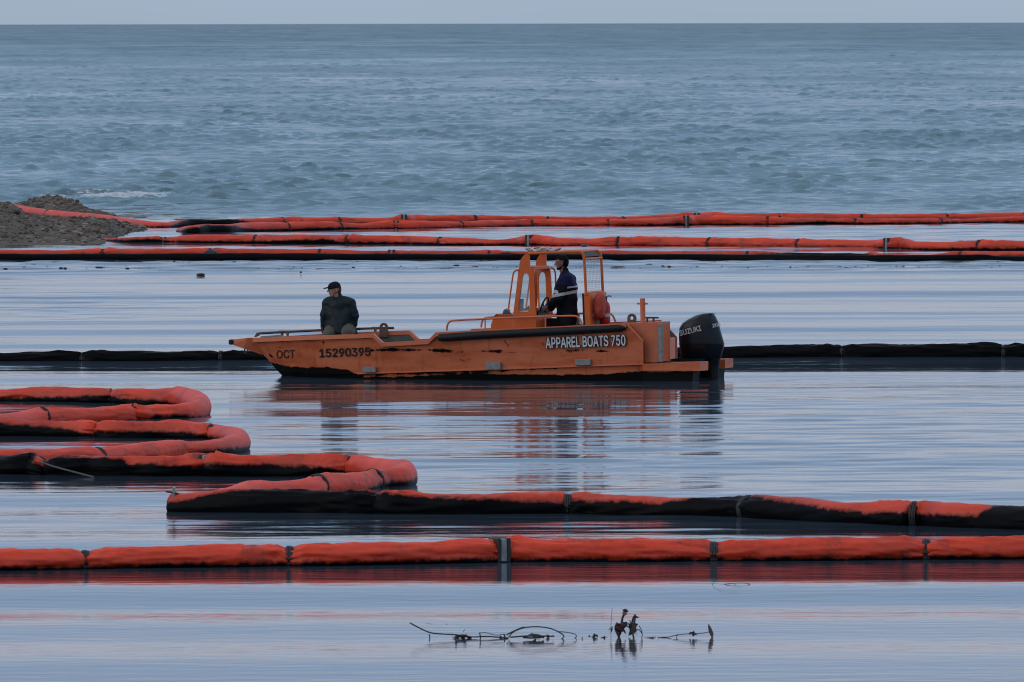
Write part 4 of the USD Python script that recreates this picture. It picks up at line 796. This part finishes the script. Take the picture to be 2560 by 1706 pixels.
# --- the seated man at the bow, on the far gunwale, facing the camera, head turned towards the bow
p1 = thing('person', 'person in dark teal jacket and navy cap seated on the far gunwale at the bow', 'person', matrix=BM)
V = lambda x, y, w: P(x, y, w)
hipL, hipR = V(763, 760, .90), V(800, 759, .92)
J = {'pel': (V(781, 752, .92), .13), 'hl': (hipL, .10), 'hr': (hipR, .10), 'wa': (V(779, 733, .93), .135), 'ch': (V(778, 706, .93), .15), 'sl': (V(755, 696, .92), .075), 'sr': (V(804, 699, .95), .078), 'nk': (V(775, 688, .92), .058), 'hd0': (V(771, 675, .90), .05),
     'el': (V(745, 727, .88), .05), 'er': (V(815, 728, .93), .052), 'wl': (V(741, 752, .90), .034), 'wr': (V(814, 752, .95), .035),
     'kl': (V(752, 773, .45), .06), 'kr': (V(798, 767, .42), .066), 'al': (V(752, 764, .40) * [1, 1, 0] + [0, 0, .40], .045), 'ar': (V(795, 762, .36) * [1, 1, 0] + [0, 0, .40], .045),
     'tl': (V(748, 764, .22) * [1, 1, 0] + [0, 0, .34], .036), 'tr': (V(797, 764, .2) * [1, 1, 0] + [0, 0, .34], .036)}
bones = [('pel', 'hl', 'hr', 'wa'), ('wa', 'ch'), ('ch', 'sl', 'sr'), ('sl', 'sr', 'nk'), ('nk', 'hd0'), ('sl', 'el'), ('el', 'wl'), ('sr', 'er'), ('er', 'wr'), ('hl', 'kl'), ('hr', 'kr'), ('kl', 'al'), ('kr', 'ar'), ('al', 'tl'), ('ar', 'tr')]
hc = V(769, 666.5, .90)
hs, f1, s1, u1 = head_shapes(hc, [-.86, -.5, -.02], [0, 0, 1])
hands = hand_bits(V(741, 753, .90), [.1, .05, -1], [0, -1, 0], .35) + hand_bits(V(814.5, 753, .95), [.25, .05, -1], [0, -1, 0], .35)
obj('body', limbs(bones, J, .014, 4, hs + hands), skin_m, p1, smooth=True)
def grow(J, g, keys): return {k: (p, r + g) for k, (p, r) in J.items() if k in keys}
JJ = grow(J, .028, ('wa', 'ch', 'sl', 'sr', 'el', 'er', 'wl', 'wr', 'pel', 'nk', 'hl', 'hr'))
JJ['pel'] = (V(780, 745, .91), .165); JJ['hem'] = (V(781, 750, .90), .17); JJ['nk'] = (V(776, 687, .92), .082); JJ['col'] = (V(777, 680, .93), .068)
JJ['wl'] = (V(742, 748, .90), .05); JJ['wr'] = (V(813.5, 747, .95), .052)
JJ['hmL'], JJ['hmR'], JJ['hmM'] = (V(756, 754, .90), .085), (V(801, 753, .91), .085), (V(779, 765, .70), .085); JJ['sl2'], JJ['sr2'] = (V(759, 702, .92), .11), (V(798, 704, .94), .11)
jt = limbs([('hmL', 'hmR', 'hmM', 'wa'), ('hmL', 'hmR', 'hmM', 'sl2', 'sr2'), ('wa', 'ch'), ('ch', 'sl', 'sr'), ('sl', 'sr', 'nk'), ('nk', 'col'), ('sl', 'el'), ('el', 'wl'), ('sr', 'er'), ('er', 'wr')], JJ, .02, 10)
v = np.array(jt.vertices); nn = np.array(jt.vertex_normals)
jt.vertices = v + nn * ((meshkit.fbm(v * [7, 7, 11], 4, 2) - .5) * .05 - .006)[:, None]
obj('jacket', jt, jk_m, p1, smooth=True)
JT = grow(J, .03, ('pel', 'hl', 'hr', 'kl', 'kr', 'al', 'ar'))
tt = limbs([('pel', 'hl', 'hr'), ('hl', 'kl'), ('hr', 'kr'), ('kl', 'al'), ('kr', 'ar')], JT, .02, 6); v = np.array(tt.vertices); tt.vertices = v + np.array(tt.vertex_normals) * ((meshkit.fbm(v * 9, 3, 6) - .5) * .03)[:, None]
obj('trousers', tt, tr_m, p1, smooth=True)
obj('boots', limbs([('al', 'tl'), ('ar', 'tr')], grow(J, .018, ('al', 'ar', 'tl', 'tr')), .02, 4), boot_m, p1, smooth=True)
Hh = m3.Manifold.batch_hull; Sp = lambda q, r: m3.Manifold.sphere(r, 16).translate(tuple(q))
crown = Hh([Sp(hc - f1 * .012 + u1 * .045, .094), Sp(hc + f1 * .03 + u1 * .042, .084), Sp(hc - f1 * .02 + u1 * .02, .09)])
crown = crown.trim_by_plane(tuple(u1 + f1 * .15), float((hc + u1 * .028) @ (u1 + f1 * .15) / np.linalg.norm(u1 + f1 * .15)))
brim = Hh([Sp(hc + f1 * .085 + s1 * .055 + u1 * .045, .008), Sp(hc + f1 * .085 - s1 * .055 + u1 * .045, .008), Sp(hc + f1 * .175 + s1 * .03 + u1 * .028, .008), Sp(hc + f1 * .175 - s1 * .03 + u1 * .028, .008)])
cp = obj('cap', to_tm(crown), cap_m, p1, smooth=40); obj('cap_brim', to_tm(brim), cap_m, cp)
hr = Hh([Sp(hc - f1 * .05 - u1 * .01, .062), Sp(hc - f1 * .03 + u1 * .03, .08), Sp(hc - f1 * .055 - u1 * .035, .045)])
obj('hair', to_tm(hr), plain('grey_short_hair', (.05, .045, .04), .7), p1, smooth=True)
for nm, wp, dd in (('glove', 'wl', .1), ('glove', 'wr', .25)):
    hb = hand_bits(V(741, 751, .90) if wp == 'wl' else V(814.5, 751, .95), [dd, .05, -1], [0, -1, 0], .35)
    g = to_tm(m3.Manifold.batch_boolean([h for h in hb], m3.OpType.Add)); g.vertices = np.array(g.vertices) + np.array(g.vertex_normals) * .006
    obj(nm, g, glv_m, p1, smooth=True)

# --- the helmsman, standing, facing the bow
p2 = thing('person', 'person in navy work jacket with grey reflective bands standing at the helm', 'person', matrix=BM)
V = lambda x, y, w: P(x, y, w)
fz = .30
J = {'pel': (V(1303, 735, .05), .13), 'hl': (V(1302, 740, -.04), .10), 'hr': (V(1308, 740, .15), .10), 'wa': (V(1302, 705, .05), .125), 'ch': (V(1300, 665, .05), .145), 'sl': (V(1299, 644, -.12), .072), 'sr': (V(1308, 645, .22), .072), 'nk': (V(1297, 630, .05), .058), 'hd0': (V(1292, 618, .05), .052),
     'el': (V(1281, 688, -.20), .048), 'er': (V(1284, 687, .22), .048), 'wl': (V(1257, 708, -.14), .033), 'wr': (V(1262, 712, .18), .033)}
for s, a in (('l', -.10), ('r', .18)):
    h = J['h' + s][0]
    J['k' + s] = (np.array([h[0] - .03, a, (h[2] + fz) / 2 + .03]), .065); J['a' + s] = (np.array([h[0] + .03, a, fz + .08]), .042); J['t' + s] = (np.array([h[0] - .13, a, fz + .04]), .036)
bones = [('pel', 'hl', 'hr', 'wa'), ('wa', 'ch'), ('ch', 'sl', 'sr'), ('sl', 'sr', 'nk'), ('nk', 'hd0'), ('sl', 'el'), ('el', 'wl'), ('sr', 'er'), ('er', 'wr'), ('hl', 'kl'), ('hr', 'kr'), ('kl', 'al'), ('kr', 'ar'), ('al', 'tl'), ('ar', 'tr')]
hc = V(1291.5, 604.5, .05)
hs, f2, s2, u2 = head_shapes(hc, [-1, -.12, -.06], [0, 0, 1])
hands = hand_bits(J['wl'][0], [-1, .25, -.35], [0, .3, 1], .8) + hand_bits(J['wr'][0], [-1, -.2, -.3], [0, .3, 1], .8)
obj('body', limbs(bones, J, .014, 4, hs + hands), skin2_m, p2, smooth=True)
JJ = grow(J, .046, ('wa', 'ch', 'sl', 'sr', 'el', 'er', 'wl', 'wr', 'pel', 'nk'))
JJ['pel'] = (V(1303, 728, .05), .18); JJ['nk'] = (V(1298, 629, .05), .08); JJ['col'] = (V(1298, 622.5, .05), .07); JJ['wl'] = (V(1262, 704, -.155), .05); JJ['wr'] = (V(1266, 709, .18), .05); JJ['bk'] = (V(1308, 668, .05), .13)
jt = limbs([('pel', 'wa'), ('wa', 'ch', 'bk'), ('ch', 'bk', 'sl', 'sr'), ('sl', 'sr', 'nk'), ('nk', 'col'), ('sl', 'el'), ('el', 'wl'), ('sr', 'er'), ('er', 'wr'), ('wa', 'pel', 'bk')], JJ, .02, 10)
v = np.array(jt.vertices); jt.vertices = v + np.array(jt.vertex_normals) * ((meshkit.fbm(v * [7, 7, 11], 4, 12) - .5) * .05 - .006)[:, None]
# the yoke and the tape are pieces of cloth lying on the jacket: its own faces, set a little proud
def on_cloth(name, t, pick, off, m_, parent):
    c = t.triangles_center; k = pick(c)
    sub = trimesh.Trimesh(np.array(t.vertices), np.array(t.faces)[k], process=False); sub.remove_unreferenced_vertices()
    vn = sub.vertex_normals; sub.vertices = np.array(sub.vertices) + np.array(vn) * off
    obj(name, sub, m_, parent, smooth=True)
jt = jt.subdivide()
jo = obj('jacket', jt, nav_m, p2, smooth=True)
q = lambda c: proj(c)
on_cloth('yoke', jt, lambda c: (q(c)[:, 1] < 654 + .12 * (q(c)[:, 0] - 1290)) & (q(c)[:, 1] > 629), .004, blu_m, jo)
on_cloth('reflective_band', jt, lambda c: np.abs(q(c)[:, 1] - (675.5 - .20 * (q(c)[:, 0] - 1296))) < 3.6, .005, refl_m, jo)
on_cloth('sleeve_band', jt, lambda c: (np.abs(q(c)[:, 1] - (660 - .12 * (q(c)[:, 0] - 1312))) < 1.9) & (q(c)[:, 0] > 1303), .005, refl_m, jo)
on_cloth('sleeve_band', jt, lambda c: (np.abs(q(c)[:, 1] - (668 + .34 * (q(c)[:, 0] - 1268))) < 4.0) & (q(c)[:, 0] < 1283), .006, refl_m, jo)
JT = grow(J, .018, ('pel', 'hl', 'hr', 'kl', 'kr', 'al', 'ar'))
obj('trousers', limbs([('pel', 'hl', 'hr'), ('hl', 'kl'), ('hr', 'kr'), ('kl', 'al'), ('kr', 'ar')], JT, .02, 6), nav_m, p2, smooth=True)
obj('boots', limbs([('al', 'tl'), ('ar', 'tr')], grow(J, .018, ('al', 'ar', 'tl', 'tr')), .02, 4), boot_m, p2, smooth=True)
hr = m3.Manifold.batch_boolean([Hh([Sp(hc - f2 * .022 + u2 * .045, .09), Sp(hc + f2 * .03 + u2 * .058, .068), Sp(hc - f2 * .035 + u2 * .0, .078)]), Hh([Sp(hc - f2 * .04 - u2 * .03, .055), Sp(hc - f2 * .03, .075)])], m3.OpType.Add)
hr = hr - Hh([Sp(hc + f2 * .11 + u2 * .0, .06), Sp(hc + f2 * .12 - u2 * .1, .08), Sp(hc + f2 * .06 - u2 * .05, .06), Sp(hc + f2 * .06 - u2 * .05 + s2 * .06, .05), Sp(hc + f2 * .06 - u2 * .05 - s2 * .06, .05)])
ht = to_tm(hr.refine_to_length(.02)); v = np.array(ht.vertices); ht.vertices = v + np.array(ht.vertex_normals) * ((meshkit.fbm(v * 30, 2, 3) - .5) * .02)[:, None]
obj('hair', ht, hair_m, p2, smooth=True)
bd = Hh([Sp(hc + f2 * .066 - u2 * .088 + s2 * .018, .026), Sp(hc + f2 * .066 - u2 * .088 - s2 * .018, .026), Sp(hc + f2 * .02 - u2 * .075 + s2 * .045, .02), Sp(hc + f2 * .02 - u2 * .075 - s2 * .045, .02)])
obj('beard', to_tm(bd), hair_m, p2, smooth=True)

# ------------------------------------------------------------------ debris
bark_m = plain('wet_dark_bark', (.035, .022, .017), .55, .4, 30)
leaf_m = plain('dead_brown_leaf', (.05, .02, .018), .6, .4, 30)
def twig_pts(px, Y0, dy=0.0):
    px = np.array(px, float); return np.array([at_depth(x, y, Y0 + dy * i) for i, (x, y) in enumerate(px)])
def leaf(c, a, ln, wd, r):
    t = np.linspace(-1, 1, 7); w = (1 - t ** 2) * wd
    up = np.stack([t * ln, w, .15 * wd * np.ones(7)], 1); dn = np.stack([t * ln, -w, .15 * wd * np.ones(7)], 1); md = np.stack([t * ln, 0 * t, -.1 * wd * np.ones(7)], 1)
    v = np.vstack([up, md, dn]); f = []
    for i in range(6):
        for o in (0, 7): f += [[o + i, o + i + 1, o + 8 + i], [o + i, o + 8 + i, o + 7 + i]]
    R_ = trimesh.transformations.euler_matrix(*r)[:3, :3]; return trimesh.Trimesh(v @ R_.T + c, np.array(f), process=False)
rl = np.random.default_rng(17)
def W4(x, y): return ((1000 + x / 2.801) / S, (1500 + y / 2.80) / S)
def branch(name, label, main, twigs, Yr, leaves):
    t = thing(name, label, 'branch')
    obj('stem', cat_([tube(smoothed(twig_pts([W4(*q) for q in main[0]], Yr), 3), np.array([main[1] * .6]), 6)]), bark_m, t, smooth=True)
    for pts, r in twigs: obj('twig', tube(smoothed(twig_pts([W4(*q) for q in pts], Yr + rl.uniform(-.3, .3)), 3), r * .6, 5), bark_m, t, smooth=True)
    for (x, y, n, sx, sy, ln) in leaves:
        for k in range(n):
            c = at_depth(*W4(x + rl.normal(0, sx), y + rl.normal(0, sy)), Yr + rl.uniform(-.2, .2))
            obj('leaf', leaf(c, 0, .85 * ln * rl.uniform(.6, 1.2), ln * rl.uniform(.2, .4), rl.uniform(-1.4, 1.4, 3)), leaf_m, t)
Yb = ground(*W4(1000, 264))[1]
branch('drift_branch', 'long bare twig with curling loops, left of the leafy sprig in the foreground water', ([(70, 162), (140, 200), (210, 232), (300, 240), (395, 244), (500, 262), (600, 255), (690, 262), (760, 268)], .012),
       [(((205, 240), (210, 275), (225, 290)), .010), (((390, 240), (395, 262), (388, 282)), .018), (((400, 255), (450, 248), (500, 270)), .022), (((560, 232), (600, 228), (670, 250), (730, 240)), .006), (((555, 230), (565, 260), (560, 280)), .010),
        (((760, 262), (790, 225), (860, 195), (950, 186), (1040, 195), (1110, 222), (1155, 255), (1130, 275)), .010), (((745, 245), (820, 208), (870, 190)), .012), (((730, 240), (735, 270), (720, 284)), .014), (((700, 250), (712, 280)), .012), (((770, 262), (850, 255), (940, 252), (1080, 256)), .012), (((900, 250), (950, 244), (1010, 262)), .02),
        (((1110, 222), (1180, 228), (1240, 245), (1230, 268), (1190, 275)), .007), (((860, 262), (920, 268), (990, 262)), .014), (((280, 275), (330, 268), (380, 272)), .01), (((440, 225), (455, 208)), .005), (((660, 285), (675, 292)), .012)], Yb,
       [(205, 165, 1, 2, 2, .045), (330, 170, 1, 6, 2, .02), (430, 262, 5, 40, 6, .05), (1010, 255, 6, 50, 5, .045), (700, 275, 4, 20, 6, .04)])
branch('leafy_sprig', 'upright dark leafy sprig standing out of the foreground water', ([(1545, 290), (1530, 250), (1515, 225), (1545, 195), (1552, 160), (1560, 115), (1580, 88)], .018),
       [(((1640, 285), (1632, 240), (1628, 200), (1640, 165), (1648, 125)), .016), (((1630, 240), (1670, 200), (1695, 235)), .008), (((1545, 195), (1590, 165), (1630, 175)), .012), (((1480, 285), (1475, 215), (1480, 130), (1486, 60)), .004), (((1690, 285), (1700, 230), (1675, 180)), .007), (((1380, 270), (1430, 262), (1500, 272), (1560, 275)), .012), (((1660, 275), (1720, 268), (1780, 262)), .008), (((1355, 270), (1362, 240)), .02), (((1272, 285), (1278, 262)), .008)], Yb + .2,
       [(1545, 205, 10, 14, 30, .07), (1630, 215, 9, 12, 30, .07), (1572, 100, 3, 5, 10, .05), (1648, 130, 2, 3, 6, .045), (1480, 205, 2, 6, 6, .04), (1355, 262, 5, 16, 7, .05), (1600, 170, 3, 14, 5, .05), (1420, 268, 3, 20, 3, .04)])
branch('drift_twig', 'thin crooked twig trailing right of the leafy sprig to a dark leaf', ([(1780, 270), (1835, 262), (1880, 262), (1940, 245), (2040, 236), (2110, 236), (2180, 222)], .007),
       [(((1935, 258), (1945, 240)), .008), (((1800, 272), (1830, 276)), .008)], Yb + .1, [(2185, 222, 2, 8, 2, .085), (2055, 237, 3, 14, 2, .05), (1810, 268, 2, 14, 4, .04)])
def U2(x, y): return ((1280 + x / 1.838) / S, (1200 + y / 1.838) / S)
t = thing('drift_twig', 'fine arching twig afloat just below the nearest boom at the right', 'branch')
Yt = ground(*U2(960, 496))[1]
for pts, r in ((((915, 495), (925, 470), (955, 447), (1000, 438), (1040, 434)), .004), (((920, 497), (950, 488), (1000, 476), (1060, 473), (1095, 480), (1105, 492)), .005), (((920, 496), (965, 492), (980, 497)), .010), (((965, 480), (960, 498)), .006), (((1025, 478), (1030, 498)), .006)):
    obj('twig', tube(smoothed([at_depth(*U2(*q), Yt) for q in pts], 3), r * .6, 5), bark_m, t, smooth=True)
# bits of flotsam on the water behind the boat, and below the near boom
def lump(xd, yd, wpx, hpx, name='driftwood_scrap', label=None, group=None, m_=None, sd=0, cat='driftwood'):
    c = ground(xd, yd); k = S * c[1] / FPX; w, h = wpx * k / 2, hpx * k / 2
    s0 = trimesh.creation.icosphere(2); v = np.array(s0.vertices); v = np.sign(v) * np.abs(v) ** .8
    v *= (.7 + .6 * meshkit.fbm(v * 1.5 + sd * 3.1, 3, sd))[:, None]; v *= [w, w * .9, h * 1.5]
    o = obj(name, (v + c + [0, 0, h * .2], s0.faces), m_ or bark_m, smooth=True)
    tag(o, label, cat, group, 'thing')
zA = lambda x, y: (x / 3.677 / S, (440 + y / 3.677) / S)
zB = lambda x, y: ((640 + x / 3.677) / S, (500 + y / 3.677) / S)
zC = lambda x, y: ((1280 + x / 3.677) / S, (500 + y / 3.677) / S)
flot = [(*zA(310, 826), 14, 3.2), (*zA(223, 847), 13, 3.2), (*zA(910, 843), 17, 3), (*zA(840, 886), 16, 2.4), (*zA(560, 848), 8, 3), (*zA(598, 852), 9, 3), (*zA(1170, 852), 9, 3), (*zA(1845, 912), 19, 5), (*zA(2052, 884), 12, 4.4), (*zA(1925, 886), 13, 2.4), (*zA(1600, 795), 7, 4), (*zA(495, 803), 5, 4), (*zA(50, 857), 11, 3),
        (*zB(42, 591), 15, 3.2), (*zB(110, 588), 14, 2.4), (*zB(815, 603), 19, 2.4), (*zB(580, 637), 18, 2.4), (*zB(1842, 612), 15, 5.0), (*zB(1740, 640), 30, 3), (*zB(2010, 616), 18, 2.6), (*zB(412, 674), 6, 5), (*zB(36, 650), 9, 2.4), (*zB(1330, 615), 5, 3),
        (*zC(970, 596), 28, 2.4), (*zC(970, 618), 32, 2.4), (*zC(1258, 606), 18, 5.0), (*zC(1385, 612), 8, 3), (*zC(1445, 615), 10, 3), (*zC(860, 612), 17, 2.2), (*zC(2050, 598), 8, 3), (*zC(1115, 434), 30, 2.6)]
for i, (x, y, w, h) in enumerate(flot):
    lump(x, y, w, h, name='driftwood_scrap', label=('small dark scrap of flotsam drifting left of the seated person below the black tube' if x < 700 else 'small dark scrap of flotsam drifting below the black tube between seated person and cabin' if x < 1190 else 'small dark scrap of flotsam drifting right of the cabin below the black tube'), group=('flotsam at the left' if x < 700 else 'flotsam in the middle' if x < 1190 else 'flotsam at the right'), sd=i)
lump(*zC(666, 436), 22, 8, 'plastic_crate', 'dark box shaped lump floating between the two orange booms above the cabin', None, plain('black_crate', (.02, .02, .025), .5), 40, 'crate')
lump(*zB(2220, 538), 8, 6.5, 'float_ball', 'small pale ball resting against the black tube left of the cabin', None, plain('pale_float', (.22, .25, .25), .5), 41, 'float')
lump(*zA(1935, 745), 38, 19, 'oil_clump', 'black heap of oiled weed caught on the black tube at the left', None, plain('oil_clot', (.006, .006, .006), .4), 42, 'weed')
lump(1435, 1358, 9, 7, 'driftwood_scrap', 'tiny dark knob floating just below the nearest boom right of the middle', None, None, 43)
lump(270, 1513.5, 20, 4, 'driftwood_scrap', 'two faint dark specks of flotsam in the lower left foreground water', None, None, 44)
# countless specks
spk = []
for k in range(420):
    x, y = rng.uniform(-20, 2380), 600 + 27 * rng.beta(1.2, 1.6)
    c = ground(x, y); k_ = S * c[1] / FPX; s0 = trimesh.creation.icosphere(0)
    spk.append(trimesh.Trimesh(np.array(s0.vertices) * [rng.uniform(1, 5) * k_, .06, rng.uniform(.5, 1.0) * k_] + c, s0.faces, process=False))
tag(obj('flotsam_specks', cat_(spk), bark_m), 'countless dark specks floating in front of the long black tube', 'specks', kind='stuff')
